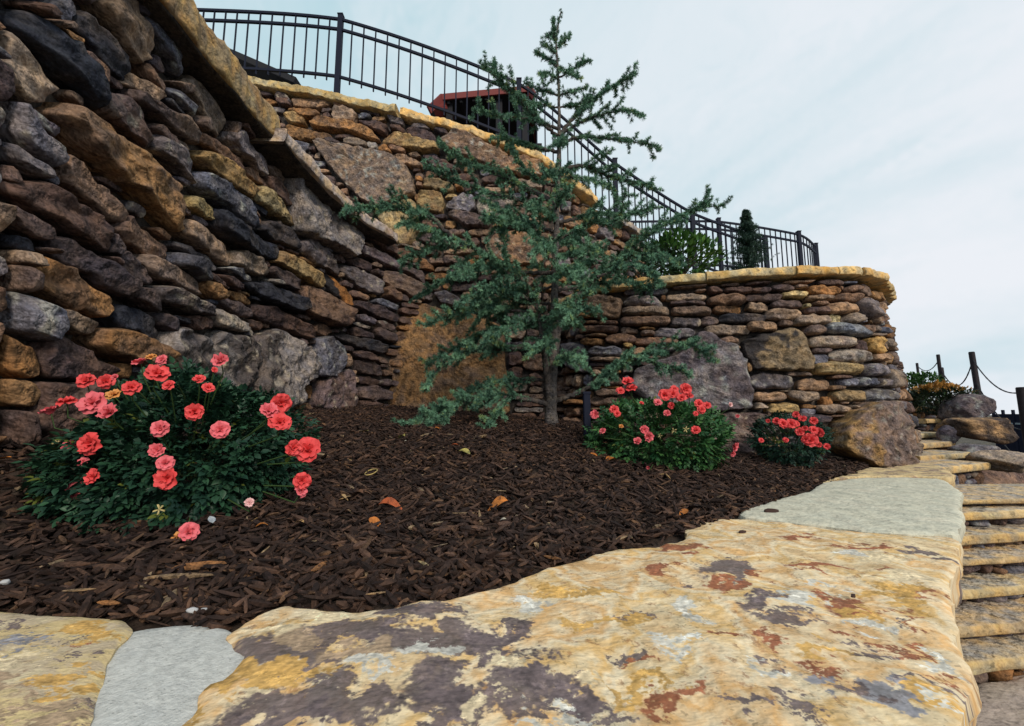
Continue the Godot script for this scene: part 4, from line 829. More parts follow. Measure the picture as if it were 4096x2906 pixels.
func cap(parent: Node3D, w: Wall, line: Array, thick: float, out: float, back: float, code: String, shift: float, rough := 0.03, bed := 0.0) -> void:  # bed: share of the overhang covered below by the dark shade sheet
	# one coping slab whose lower lip runs along line (u, v pairs)
	var u0: float = line[0]; var u1: float = line[line.size() - 2]
	var n := maxi(int((u1 - u0) / 0.02), 6)
	var a := blank()
	var prof := [[back, 0.0], [0.0, 0.0], [out * 0.6, 0.0], [out - 0.012, 0.0], [out - 0.003, 0.10], [out + 0.004, 0.45], [out - 0.003, 0.88], [out - 0.014, 0.99], [out - 0.06, 1.0], [out - 0.16, 1.0], [back, 1.0]]
	var mid := w.at((u0 + u1) * 0.5, line[1], 0)
	for i in n + 1:
		var u := lerpf(u0, u1, float(i) / n)
		var v: float = line[1]
		for k in range(0, line.size() - 3, 2):
			if u >= line[k]: v = lerpf(line[k + 1], line[k + 3], clampf((u - line[k]) / (line[k + 2] - line[k]), 0, 1))
		var end := minf(minf(u - u0, u1 - u) / 0.05, 1.0)
		for j in prof.size():
			var o: float = prof[j][0]; var h: float = prof[j][1] * thick
			if j >= 2 and j <= 9:
				var g := coarse.get_noise_3d(u * 5 + shift * 40, j * 0.04, shift) * 1.5 + fine.get_noise_3d(u * 16, j * 0.25 + shift * 8, shift) * 0.9
				o += g * rough - (1.0 - end) * 0.008
				h += coarse.get_noise_3d(u * 6, j * 0.3, shift * 20 + 3) * thick * (0.14 if j > 3 else 0.03)
			var P := w.at(u, v + h, o)
			a[0].append(P - mid); a[1].append(tone_at(code, P * 1.4, shift))
	grid_faces(a[2], 0, n + 1, prof.size(), true)
	for e in [0, n]:
		var k: int = a[0].size()
		var c := Vector3.ZERO
		for j in prof.size(): c += a[0][e * prof.size() + j] / prof.size()
		a[0].append(c); a[1].append(a[1][e * prof.size()])
		for j in prof.size():
			var p: int = e * prof.size() + j; var q: int = e * prof.size() + (j + 1) % prof.size()
			if e == 0: a[2].append_array(PackedInt32Array([k, p, q]))
			else: a[2].append_array(PackedInt32Array([k, q, p]))
	part(parent, "coping_stone", commit(a), M.cap, mid - parent.position)
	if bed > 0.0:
		# dark mortar-coloured sheet added under the overhang to stand for its shade
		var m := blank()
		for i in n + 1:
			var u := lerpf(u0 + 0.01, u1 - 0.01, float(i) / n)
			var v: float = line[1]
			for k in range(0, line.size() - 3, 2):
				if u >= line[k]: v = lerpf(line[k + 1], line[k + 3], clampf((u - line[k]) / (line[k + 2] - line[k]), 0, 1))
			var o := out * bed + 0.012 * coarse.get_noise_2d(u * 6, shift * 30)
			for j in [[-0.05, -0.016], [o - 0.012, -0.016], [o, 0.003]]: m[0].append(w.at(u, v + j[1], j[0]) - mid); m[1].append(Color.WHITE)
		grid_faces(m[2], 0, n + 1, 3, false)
		part(parent, "underside_shade", commit(m), M.core, mid - parent.position)

# a loose boulder: a squashed, faceted lump
func boulder(parent: Node, called: String, at: Vector3, r: Vector3, code: String, shift: float, turn := 0.0, flatness := 0.25) -> MeshInstance3D:
	var a := blank()
	var rows := 21 if r.x > 0.09 else 9; var cols := 38 if r.x > 0.09 else 14
	var b := Basis(Vector3.UP, turn)
	var r0 := RandomNumberGenerator.new(); r0.seed = int(shift * 1e5) + 3
	var cuts := []
	for k in 13:
		cuts.append([Vector3(r0.randf_range(-1, 1), r0.randf_range(-1, 1), r0.randf_range(-1, 1)).normalized(), r0.randf_range(0.66, 0.95)])
	for k in [Vector3.UP, Vector3.DOWN, Vector3.LEFT, Vector3.RIGHT, Vector3.BACK]: cuts.append([k + Vector3(r0.randf_range(-1, 1), r0.randf_range(-1, 1), r0.randf_range(-1, 1)) * 0.18, 0.80])
	for i in rows:
		var th := PI * i / (rows - 1)
		for j in cols:
			var ph := TAU * j / cols
			var d := Vector3(sin(th) * cos(ph), cos(th), sin(th) * sin(ph))
			var k := 1.12
			for e in cuts:
				var f: float = d.dot(e[0])
				if f > 0.1: k = minf(k, e[1] / f)
			k *= 1.0 + 0.10 * coarse.get_noise_3d(d.x * 1.2 + shift * 20, d.y * 1.6, d.z * 1.2) + 0.08 * fine.get_noise_3d(d.x * 2.5, d.y * 5 + shift * 9, d.z * 2.5)
			var P := b * (d * k * r)
			a[0].append(P); a[1].append(tone_at(code, P + at, shift))
	grid_faces(a[2], 0, rows, cols, true)
	return part(parent, called, commit(a), M.stone, at)

# ---------- flat slabs of the low wall
const STAIN := {"p": Vector3(.15, .115, .12), "g": Vector3(.62, .37, .11), "c": Vector3(.72, .59, .39), "u": Vector3(.30, .095, .045), "w": Vector3(.66, .64, .58), "b": Vector3(.26, .26, .30), "t": Vector3(.42, .30, .20)}

func slab_texture(lo: Vector2, hi: Vector2, size: Vector2i, ramp: Array, stains: Array, seed_: int, streak := 1.0) -> ImageTexture:
	var w := size.x; var h := size.y
	var na := noise(0.006 * 1024 / w, FastNoiseLite.TYPE_SIMPLEX_SMOOTH, 5, seed_, 45.0)
	var nb := noise(0.02 * 1024 / w, FastNoiseLite.TYPE_SIMPLEX_SMOOTH, 4, seed_ + 4, 20.0)
	var nc := noise(0.11, FastNoiseLite.TYPE_SIMPLEX_SMOOTH, 2, seed_ + 9)
	var nd := noise(0.012, FastNoiseLite.TYPE_SIMPLEX_SMOOTH, 3, seed_ + 13, 40.0)
	nd.fractal_type = FastNoiseLite.FRACTAL_RIDGED
	var A := bytes(na, w, h, false); var Bn := bytes(nb, w, h, false); var Cn := bytes(nc, w, h, false); var Dn := bytes(nd, w, h, false)
	var px := PackedFloat32Array(); px.resize(w * h * 3)
	for i in w * h:
		var t := clampf((A[i] - 40) / 175.0, 0, 0.999) * (ramp.size() - 1)
		var k := int(t)
		var c: Vector3 = (ramp[k] as Vector3).lerp(ramp[k + 1], t - k)
		c *= 0.80 + 0.36 * Bn[i] / 255.0 + 0.20 * (Cn[i] / 255.0 - 0.5)
		if streak > 0 and Dn[i] > 214: c = c.lerp(Vector3(.26, .11, .05), minf((Dn[i] - 214) / 34.0, 0.62) * streak)
		if Cn[i] > 190 and Bn[i] < 112: c *= 0.62
		px[i * 3] = c.x; px[i * 3 + 1] = c.y; px[i * 3 + 2] = c.z
	var sx := w / (hi.x - lo.x); var sy := h / (hi.y - lo.y)
	for s in stains:
		var c := Vector2(s[1], s[2]) * 0.001; var ea := Vector2(s[3], s[4]) * 0.001; var eb := Vector2(s[5], s[6]) * 0.001
		var det := ea.cross(eb)
		if absf(det) < 1e-9: continue
		var ext := (ea.abs() + eb.abs()) * 1.6 + Vector2(0.06, 0.06)
		var col: Vector3 = STAIN[s[0]]
		for y in range(maxi(int((c.y - ext.y - lo.y) * sy), 0), mini(int((c.y + ext.y - lo.y) * sy), h)):
			for x in range(maxi(int((c.x - ext.x - lo.x) * sx), 0), mini(int((c.x + ext.x - lo.x) * sx), w)):
				var j := y * w + x
				var d := Vector2(lo.x + x / sx, lo.y + y / sy) - c + Vector2(A[j] - 128, Dn[j] - 150) * 0.00030 + Vector2(Bn[j] - 128, Bn[(j + w * 37) % (w * h)] - 128) * 0.00016 + Vector2(Cn[j] - 128, Cn[(j + w * 11) % (w * h)] - 128) * 0.00006
				var m := Vector2(d.cross(eb) / det, ea.cross(d) / det).length()
				var i := y * w + x
				m = m * 0.76 + (A[i] - 128) / 128.0 * 0.2 + (Bn[i] - 128) / 128.0 * 0.35 + (Cn[i] - 128) / 128.0 * 0.22
				var k := smoothstep(1.04, 0.74, m) * 0.93
				if k <= 0.0: continue
				var f := 0.55 + 0.75 * Bn[(i + w * 91) % (w * h)] / 255.0 + 0.55 * (Cn[i] / 255.0 - 0.5)
				if Dn[(i + w * 53) % (w * h)] > 205: f *= 1.45
				px[i * 3] = lerpf(px[i * 3], col.x * f, k); px[i * 3 + 1] = lerpf(px[i * 3 + 1], col.y * f, k); px[i * 3 + 2] = lerpf(px[i * 3 + 2], col.z * f, k)
	var out := PackedByteArray(); out.resize(w * h * 3)
	for i in w * h * 3: out[i] = int(clampf(pow(maxf(px[i], 0.0), 0.4545), 0, 1) * 255)
	return ImageTexture.create_from_image(Image.create_from_data(w, h, false, Image.FORMAT_RGB8, out))

func slab(parent: Node3D, called: String, flat: Array, thick: float, mat_of: Callable, wave: float, seed_: int, y0 := 0.0, rag := 0.008, relief := 0.006, spacing := 0.024) -> MeshInstance3D:
	var poly := PackedVector2Array()
	for i in range(0, flat.size(), 2): poly.append(Vector2(flat[i], flat[i + 1]))
	if area_of(poly) < 0: poly.reverse()
	poly = chaikin(poly, 1, 0.2)
	var per := 0.0
	for i in poly.size(): per += poly[i].distance_to(poly[(i + 1) % poly.size()])
	var n := int(per / 0.014)
	var q := resample(poly, n)
	for i in n:
		var t := (q[(i + 1) % n] - q[(i + n - 1) % n]).normalized()
		var e := coarse.get_noise_3d(q[i].x * 9, q[i].y * 9, seed_) + 0.9 * geo.get_noise_3d(q[i].x * 22, q[i].y * 22, seed_)
		q[i] += Vector2(t.y, -t.x) * e * rag
	var lo := q[0]; var hi := q[0]
	for p in q: lo = lo.min(p); hi = hi.max(p)
	lo -= Vector2.ONE * 0.02; hi += Vector2.ONE * 0.02
	var pts := PackedVector2Array(); pts.append_array(q)
	var ring := PackedVector2Array()
	for i in n:
		var t := (q[(i + 1) % n] - q[(i + n - 1) % n]).normalized()
		ring.append(q[i] + Vector2(-t.y, t.x) * 0.010)
	pts.append_array(ring)
	var x := lo.x
	while x < hi.x:
		var y := lo.y
		while y < hi.y:
			var p := Vector2(x, y) + Vector2(rnd.randf_range(-1, 1), rnd.randf_range(-1, 1)) * spacing * 0.3
			if Geometry2D.is_point_in_polygon(p, ring):
				var near := false
				for i in range(0, n, 2):
					if ring[i].distance_squared_to(p) < spacing * spacing * 0.2: near = true; break
				if not near: pts.append(p)
			y += spacing
		x += spacing
	var tri := Geometry2D.triangulate_delaunay(pts)
	var a := blank(); var uv := PackedVector2Array()
	for i in pts.size():
		var p := pts[i]
		var h := coarse.get_noise_3d(p.x * 3, seed_, p.y * 3) * wave + geo.get_noise_3d(p.x * 9, seed_, p.y * 9) * relief
		if i < n: h -= 0.007
		elif i < 2 * n: h -= 0.0015
		a[0].append(Vector3(p.x, y0 + h, -p.y) - parent.position); uv.append((p - lo) / (hi - lo))
	for k in range(0, tri.size(), 3):
		var c := (pts[tri[k]] + pts[tri[k + 1]] + pts[tri[k + 2]]) / 3.0
		if not Geometry2D.is_point_in_polygon(c, q): continue
		var up := (pts[tri[k + 1]] - pts[tri[k]]).cross(pts[tri[k + 2]] - pts[tri[k]]) > 0
		if up: a[2].append_array(PackedInt32Array([tri[k], tri[k + 2], tri[k + 1]]))
		else: a[2].append_array(PackedInt32Array([tri[k], tri[k + 1], tri[k + 2]]))
	# the broken side
	var rows := 6
	var side := blank(); var suv := PackedVector2Array()
	for r in rows:
		for i in n:
			var p := q[i]
			var t := (q[(i + 1) % n] - q[(i + n - 1) % n]).normalized()
			var f := float(r) / (rows - 1)
			var o := 0.0 if r == 0 else 0.008 * sin(PI * f) + 0.014 * coarse.get_noise_3d(p.x * 7, f * 2.0, p.y * 7) - 0.02 * f
			p += Vector2(t.y, -t.x) * o
			var top: float = a[0][i].y + parent.position.y
			side[0].append(Vector3(p.x, lerpf(top, y0 - thick, f), -p.y) - parent.position); suv.append((p + Vector2(f, f) * 0.03 - lo) / (hi - lo))
	grid_faces(side[2], 0, rows, n, true)
	join(a, side)
	uv.append_array(suv)
	a[1] = null
	var m: StandardMaterial3D = mat_of.call(lo, hi)
	return part(parent, called, commit(a, uv), m)

func slab_material(tex: Texture2D) -> StandardMaterial3D:
	var m := StandardMaterial3D.new()
	m.albedo_texture = tex; m.roughness = 0.86; m.metallic_specular = 0.35
	m.normal_enabled = true; m.normal_texture = M.slab_bump; m.normal_scale = 0.32
	m.texture_repeat = false
	return m

# ---------- plants
func needle_tuft() -> ArrayMesh:
	var a := blank()
	for k in 34:
		var y := rnd.randf_range(-0.25, 1.0); var q := rnd.randf() * TAU
		var d := Vector3(sqrt(maxf(0, 1 - y * y)) * cos(q), y, sqrt(maxf(0, 1 - y * y)) * sin(q)) * rnd.randf_range(0.75, 1.1)
		var s := d.cross(Vector3(0.3, 0.9, 0.2).rotated(Vector3.RIGHT, q)).normalized() * 0.038
		var i: int = a[0].size()
		a[0].append_array(PackedVector3Array([s, -s, d * 0.75 - s * 0.9, d, d * 0.75 + s * 0.9]))
		var lum := rnd.randf_range(0.75, 1.15)
		for v in 5: a[1].append(Color(lum, lum, lum))
		a[2].append_array(PackedInt32Array([i, i + 1, i + 2, i, i + 2, i + 4, i + 4, i + 2, i + 3]))
	return commit(a)

func line_of(f: Array) -> PackedVector3Array:
	var p := PackedVector3Array()
	for i in range(0, f.size(), 3): p.append(Vector3(f[i], f[i + 1], -f[i + 2]) * 0.001)
	return p

func smooth_line(p: PackedVector3Array, step: float) -> PackedVector3Array:
	var c := Curve3D.new()
	c.bake_interval = step
	for i in p.size():
		var t := (p[mini(i + 1, p.size() - 1)] - p[maxi(i - 1, 0)]) / 6.0
		c.add_point(p[i], -t, t)
	return c.get_baked_points()

func spread(parent: Node, called: String, mesh: Mesh, mat: Material, xf: Array, cols: Array) -> MultiMeshInstance3D:
	var mm := MultiMesh.new()
	mm.transform_format = MultiMesh.TRANSFORM_3D; mm.use_colors = true; mm.mesh = mesh
	mm.instance_count = xf.size()
	for i in xf.size():
		mm.set_instance_transform(i, xf[i]); mm.set_instance_color(i, cols[i])
	var o := MultiMeshInstance3D.new()
	o.name = called; o.multimesh = mm; o.material_override = mat
	parent.add_child(o, true)
	tag(o, "", "", "", "stuff")
	return o

func aim(d: Vector3, spin: float) -> Basis:
	d = d.normalized()
	var x := d.cross(Vector3(0.12, 0.2, 0.97)).normalized()
	return Basis(x, d, x.cross(d)) * Basis(Vector3.UP, spin)

func build_cedar() -> void:
	var line := smooth_line(line_of(TRUNK), 0.03)
	var base := line[0]
	var t := thing("cedar_tree", base, "young blue-green cedar with sparse drooping branches growing in the mulch bed", "tree")
	var rel := PackedVector3Array(); var rad := PackedFloat32Array()
	for i in line.size():
		var f := float(i) / (line.size() - 1)
		rel.append(line[i] - base + Vector3(sin(i * 0.7), 0, cos(i * 0.5)) * 0.002)
		rad.append(lerpf(0.047, 0.005, pow(f, 0.6)) * (1.0 + 0.10 * fine.get_noise_2d(i * 9, 3)) + 0.012 * exp(-f * 40))
	part(t, "trunk", commit(tube(rel, rad, 14, true, Color(.19, .17, .165))), M.bark)
	var tuft := needle_tuft()
	for b in BRANCHES.size():
		var raw := line_of(BRANCHES[b])
		var p := smooth_line(raw, 0.012)
		var n := p.size()
		var leng := n * 0.012
		var bp := PackedVector3Array(); var br := PackedFloat32Array()
		for i in range(0, n, 2):
			var f := float(i) / n
			var wob := Vector3(fine.get_noise_2d(i * 4, b * 7), fine.get_noise_2d(i * 4, b * 7 + 50), fine.get_noise_2d(i * 4, b * 7 + 90)) * 0.012
			bp.append(p[i] + wob - base); br.append(lerpf(0.004 + leng * 0.010, 0.0016, pow(f, 0.8)))
		var wood := tube(bp, br, 6, true, Color(.13, .115, .11))
		var xf := []; var cols := []
		var hue := rnd.randf()
		# side twigs, alternate, mostly flat, getting shorter to the tip
		var i := int(n * (0.22 if leng > 0.45 else 0.12))
		var side := 1.0
		while i < n - 2:
			var f := float(i) / n
			var dir := (p[mini(i + 3, n - 1)] - p[maxi(i - 3, 0)]).normalized()
			var flat := dir.cross(Vector3.UP).normalized()
			var len2 := rnd.randf_range(0.06, 0.22) * (1.0 - 0.6 * f) * clampf(leng, 0.3, 1.1)
			var lift := rnd.randf_range(-0.5, 0.55)
			var d := (dir * 0.75 + flat * side * rnd.randf_range(0.6, 1.0) + Vector3.UP * lift).normalized()
			side = -side
			var tw := PackedVector3Array(); var tr := PackedFloat32Array()
			var steps := maxi(int(len2 / 0.015), 2)
			for s in steps + 1:
				var q := p[i] + d * (len2 * s / steps) + Vector3(0, 0.03 * pow(float(s) / steps, 2) * (1 if lift > 0 else -1), 0)
				tw.append(q - base); tr.append(lerpf(0.0022, 0.0009, float(s) / steps))
				if s > 0:
					for e in 2:
						var o := Vector3(rnd.randf_range(-1, 1), rnd.randf_range(-0.3, 1), rnd.randf_range(-1, 1)).normalized()
						put_tuft(xf, cols, q - base + o * 0.003, o + d * 0.4, hue, 1.0)
			join(wood, tube(tw, tr, 4, false, Color(.12, .10, .095)))
			i += rnd.randi_range(2, 4) if p[0].y < 1.85 else rnd.randi_range(3, 6)
		# tufts along the branch itself
		for k in range(int(n * 0.15), n):
			var o := Vector3(rnd.randf_range(-1, 1), rnd.randf_range(-0.2, 1), rnd.randf_range(-1, 1)).normalized()
			put_tuft(xf, cols, p[k] - base + o * 0.004, o, hue, 1.0)
		var br_part := part(t, "branch", commit(wood), M.bark)
		spread(br_part, "needles", tuft, M.needle, xf, cols)
	# a few needles on the leader
	var xf2 := []; var cols2 := []
	for k in range(int(line.size() * 0.78), line.size()):
		for e in 2:
			var o := Vector3(rnd.randf_range(-1, 1), rnd.randf_range(0, 1), rnd.randf_range(-1, 1)).normalized()
			put_tuft(xf2, cols2, line[k] - base + o * 0.008, o, 0.3, 0.8)
	spread(t, "leader_needles", tuft, M.needle, xf2, cols2)

func put_tuft(xf: Array, cols: Array, at: Vector3, d: Vector3, hue: float, size: float) -> void:
	var s := rnd.randf_range(0.019, 0.034) * size
	xf.append(Transform3D(aim(d, rnd.randf() * TAU).scaled(Vector3.ONE * s), at))
	var v := Vector3(.06, .145, .11).lerp(Vector3(.12, .24, .145), rnd.randf() * 0.6 + hue * 0.4)
	if rnd.randf() < 0.22: v = Vector3(.15, .29, .18)
	if rnd.randf() < 0.03 + hue * 0.05: v = Vector3(.20, .28, .11)
	v *= rnd.randf_range(0.75, 1.5)
	cols.append(Color(v.x, v.y, v.z))

func leaf_shape(w: float, fold: float, curl: float, segs := 4) -> Array:
	# one leaf along +Z of length 1, folded on its midrib
	var a := blank()
	for i in segs + 1:
		var f := float(i) / segs
		var half := w * sin(PI * pow(f, 0.8)) * 0.5
		var y := -curl * f * f
		for s in [-1, 0, 1]:
			a[0].append(Vector3(half * s, y + absf(s) * half * fold, f)); a[1].append(Color.WHITE if s != 0 else Color(0.85, 0.9, 0.8))
	grid_faces(a[2], 0, segs + 1, 3, false)
	return a

func turned(a: Array, x: Transform3D) -> Array:
	var r := [PackedVector3Array(), a[1], a[2]]
	for v in a[0]: r[0].append(x * v)
	return r

func rose_leaf() -> ArrayMesh:
	var a := blank()
	for k in [[0.0, 0.62, 0.55], [0.9, 0.32, 0.48], [-0.9, 0.34, 0.48], [1.1, 0.04, 0.4], [-1.1, 0.06, 0.4]]:
		join(a, turned(leaf_shape(0.62, 0.3, 0.2), Transform3D(Basis(Vector3.UP, k[0]).scaled(Vector3.ONE * k[2]), Vector3(0, 0, k[1]))))
	return commit(a)

func flower(petals: Array, seed_: int, wide: float) -> ArrayMesh:
	var r := RandomNumberGenerator.new(); r.seed = seed_
	var a := blank()
	for ring in petals.size():
		var count: int = petals[ring][0]; var open: float = petals[ring][1]; var leng: float = petals[ring][2]
		for k in count:
			var q := TAU * (k + ring * 0.37 + r.randf_range(-0.16, 0.16)) / count
			var tilt := open + r.randf_range(-0.18, 0.18)
			var b := Basis(Vector3.UP, q)
			var base: int = a[0].size()
			var rows := 5; var cols := 6
			var ph := r.randf() * TAU
			var lum := r.randf_range(0.86, 1.1)
			for i in rows:
				var f := float(i) / (rows - 1)
				for j in cols:
					var g := float(j) / (cols - 1) * 2 - 1
					var half := wide * leng * (0.28 + 0.72 * pow(f, 0.55)) * (1.0 - 0.32 * pow(f, 5) )
					var tip := f * (1.0 - 0.10 * g * g * f)
					var ang := tilt * (0.55 + 0.55 * f) + 0.10 * sin(g * 5 + ph) * f
					var p := Vector3(g * half, cos(ang) * tip * leng, sin(ang) * tip * leng)
					p += Vector3(0, cos(ang + 1.57), sin(ang - 1.57) ) * (g * g) * -0.16 * leng
					p.y += 0.09 * sin(g * 4 + ph * 2) * f * leng
					a[0].append(b * p)
					var l := lum * (0.9 + 0.2 * f * (1 - absf(g) * 0.4))
					a[1].append(Color(l, l, l))
			grid_faces(a[2], base, rows, cols, false)
	return commit(a)

func build_roses() -> void:
	var leaf := rose_leaf()
	var shapes := []
	for s in 5:
		shapes.append(flower([[5, 1.18 + 0.16 * (s % 2), 1.0], [4, 0.78, 0.9], [4, 0.36, 0.68]] if s < 3 else [[4, 0.9, 1.0], [4, 0.55, 0.92], [3, 0.22, 0.8]], 40 + s, 0.70))
	var star := flower([[5, 1.35, 1.0]], 60, 0.18)
	var labels := ["large rose bush with coral flowers at the left below the dark wall", "middle rose bush with coral flowers and bright green leaves before the grey boulder", "small dark rose bush with red flowers beside the corner boulder"]
	var greens := [[Vector3(.014, .042, .030), Vector3(.030, .085, .045)], [Vector3(.020, .075, .030), Vector3(.060, .15, .045)], [Vector3(.012, .038, .030), Vector3(.022, .06, .036)]]
	var counts := [4600, 2600, 1300]
	var tones := {"c": Vector3(.72, .075, .078), "p": Vector3(.74, .15, .18), "w": Vector3(.8, .5, .5), "o": Vector3(.62, .27, .08), "y": Vector3(.55, .46, .22)}
	var mats := {}
	for k in tones:
		mats[k] = M.petal.duplicate(); mats[k].albedo_color = srgb(tones[k])
		if k == "y" or k == "o": mats[k].backlight = Color(0.15, 0.1, 0.03)
	for b in 3:
		var R: Dictionary = ROSES[b]
		var c := Vector3(R.c[0], R.c[1], -R.c[2]); var r := Vector3(R.r[0], R.r[1], R.r[2])
		var foot := Vector3(c.x, ground_y(c.x, c.z) - 0.01, c.z)
		var t := thing("rose_bush", foot, labels[b], "rose bush", "rose bushes in the mulch bed")
		var size: float = [0.042, 0.046, 0.040][b]
		# canes
		for k in 13:
			var q := TAU * k / 13.0 + rnd.randf_range(-0.2, 0.2)
			var e := c + Vector3(cos(q) * r.x * 0.75, r.y * rnd.randf_range(-0.1, 0.85), sin(q) * r.z * 0.75) - foot
			var line := PackedVector3Array(); var rad := PackedFloat32Array()
			for i in 9:
				var f := i / 8.0
				line.append(Vector3(e.x * pow(f, 1.3), e.y * pow(f, 0.8), e.z * pow(f, 1.3)) + Vector3(sin(i * 1.7 + k), 0, cos(i * 1.3 + k)) * 0.008 * f)
				rad.append(lerpf(0.005, 0.0018, f))
			part(t, "cane", commit(tube(line, rad, 5, true, Color(.045, .07, .03))), M.leaf)
		var xf := []; var cols := []
		var n := 0
		while n < counts[b]:
			var d := Vector3(rnd.randf_range(-1, 1), rnd.randf_range(-1, 1), rnd.randf_range(-1, 1))
			if d.length() > 1.0 or d.length() < 0.35: continue
			var lump := 0.93 + 0.2 * coarse.get_noise_3d(d.x * 1.4 + b * 9, d.y * 1.4, d.z * 1.4) * 2.0
			var rad2 := pow(d.length(), 0.45) * lump
			var p := c + d.normalized() * rad2 * r
			if p.y < ground_y(p.x, p.z) + 0.012: 
				if rnd.randf() < 0.5: continue
				p.y = ground_y(p.x, p.z) + rnd.randf_range(0.015, 0.05)
			var out := (d.normalized() + Vector3(rnd.randf_range(-1, 1), rnd.randf_range(-0.5, 0.9), rnd.randf_range(-1, 1)) * 0.8).normalized()
			var face := (Vector3(0, 0.9, 0) + d.normalized() * 0.7 + Vector3(rnd.randf_range(-1, 1), 0, rnd.randf_range(-1, 1)) * 0.5).normalized()
			var x := face.cross(out).normalized()
			if x.length() < 0.5: continue
			var bs := Basis(x, out.cross(x).normalized(), out)
			xf.append(Transform3D(bs.scaled(Vector3.ONE * size * rnd.randf_range(0.65, 1.25)), p - foot))
			var g: Vector3 = (greens[b][0] as Vector3).lerp(greens[b][1], pow(rnd.randf(), 1.6)) * rnd.randf_range(0.8, 1.2)
			if rnd.randf() < 0.02: g = Vector3(.12, .14, .03)
			cols.append(Color(g.x, g.y, g.z))
			n += 1
		spread(t, "foliage", leaf, M.leaf, xf, cols)
		for f in R.flowers:
			var p := Vector3(f[1], f[2], -f[3]) * 0.001
			var gy := ground_y(p.x, p.z) + 0.02
			if p.y < gy: p.y = gy
			var out := ((p - c) / r).normalized() * 0.6 + (Vector3(0, 1.2, 0.5) - p).normalized() * 0.9
			out += Vector3(rnd.randf_range(-1, 1), rnd.randf_range(-1, 1), rnd.randf_range(-1, 1)) * 0.7
			var kind: String = f[0]
			var shape: Mesh = star if kind in ["y"] else shapes[rnd.randi_range(3, 4) if kind in ["p", "w", "o"] and rnd.randf() < 0.6 else rnd.randi_range(0, 2)]
			var s: float = f[4] * 0.001 * 1.08
			var o := part(t, "flower" if not kind in ["y", "o"] else "spent_flower", shape, mats[kind], p - foot - out.normalized() * s * 0.3)
			o.basis = aim(out, rnd.randf() * TAU).scaled(Vector3.ONE * s)
			# its stalk
			var stalk := PackedVector3Array([p - foot - out.normalized() * s * 0.25, p - foot - out.normalized() * s * 1.2 + Vector3(0, -0.02, 0), (p - foot).lerp(c - foot, 0.3) - Vector3(0, 0.03, 0)])
			part(t, "stalk", commit(tube(stalk, PackedFloat32Array([0.0016, 0.0018, 0.0022]), 4, false, Color(.05, .09, .03))), M.leaf)

func build_shrub(called: String, at: Vector3, r: Vector3, n: int, size: float, lo: Vector3, hi: Vector3, tip, label: String, up := 0.5) -> void:
	var foot := at
	var t := thing(called, foot, label, "shrub")
	var leaf := commit(leaf_shape(0.46, 0.35, 0.12))
	var wood := blank()
	for k in 11:
		var q := TAU * k / 11.0
		var e := Vector3(cos(q) * r.x * 0.7, r.y * rnd.randf_range(1.0, 1.7), sin(q) * r.z * 0.7)
		join(wood, tube(PackedVector3Array([Vector3(0, -0.03, 0), e * Vector3(0.4, 0.55, 0.4), e]), PackedFloat32Array([0.012, 0.008, 0.003]), 5, true, Color(.08, .06, .045)))
	part(t, "stem", commit(wood), M.bark)
	var xf := []; var cols := []
	while xf.size() < n:
		var d := Vector3(rnd.randf_range(-1, 1), rnd.randf_range(-1, 1), rnd.randf_range(-1, 1))
		if d.length() > 1.0 or d.length() < 0.2: continue
		var k := pow(d.length(), 0.4) * (1.0 + 0.5 * coarse.get_noise_3d(d.x * 1.6 + at.x * 3, d.y * 1.6, d.z * 1.6))
		var p := Vector3(0, r.y, 0) + d.normalized() * k * r
		if p.y < 0: continue
		var out := (d.normalized() + Vector3.UP * up + Vector3(rnd.randf_range(-1, 1), rnd.randf_range(-1, 1), rnd.randf_range(-1, 1)) * 0.7).normalized()
		var x := Vector3.UP.cross(out).normalized()
		xf.append(Transform3D(Basis(x, out.cross(x), out).rotated(out, rnd.randf_range(-0.8, 0.8)).scaled(Vector3.ONE * size * rnd.randf_range(0.6, 1.3)), p))
		var g := lo.lerp(hi, pow(rnd.randf(), 1.4)) * rnd.randf_range(0.75, 1.25)
		if tip != null and d.normalized().y * k > 0.35 + rnd.randf() * 0.35: g = (tip as Vector3) * rnd.randf_range(0.6, 1.2)
		cols.append(Color(g.x, g.y, g.z))
	spread(t, "foliage", leaf, M.leaf, xf, cols)

func build_conifer(at: Vector3, high: float, wide: float, label: String) -> void:
	var t := thing("conifer", at, label, "tree")
	part(t, "trunk", commit(tube(PackedVector3Array([Vector3(0, -0.05, 0), Vector3(0, high * 0.5, 0), Vector3(0.01, high * 0.97, 0)]), PackedFloat32Array([0.022, 0.014, 0.003]), 7, true, Color(.1, .08, .07))), M.bark)
	var tuft := needle_tuft()
	var xf := []; var cols := []
	for k in 300:
		var f := pow((k + rnd.randf()) / 300.0, 0.85)
		var q := rnd.randf() * TAU
		var leng := wide * pow(1.0 - f, 1.15) * rnd.randf_range(0.7, 1.15) * (0.75 + 0.35 * sin(f * 30.0)) + 0.02
		var d := Vector3(cos(q), rnd.randf_range(0.1, 0.6), sin(q)).normalized()
		for s in range(2, 15):
			var g := s / 14.0
			var p := Vector3(0, f * high * 0.97 + 0.02, 0) + d * leng * g
			var o := Vector3(rnd.randf_range(-1, 1), rnd.randf_range(-0.3, 1), rnd.randf_range(-1, 1)).normalized()
			xf.append(Transform3D(aim(o + d * 0.6, q).scaled(Vector3.ONE * rnd.randf_range(0.014, 0.026)), p + o * 0.014))
			var c := Vector3(.020, .048, .042).lerp(Vector3(.035, .08, .05), rnd.randf()) * rnd.randf_range(0.7, 1.2)
			cols.append(Color(c.x, c.y, c.z))
	var crown := Node3D.new(); crown.name = "crown"; t.add_child(crown)
	spread(crown, "needles", tuft, M.needle, xf, cols)

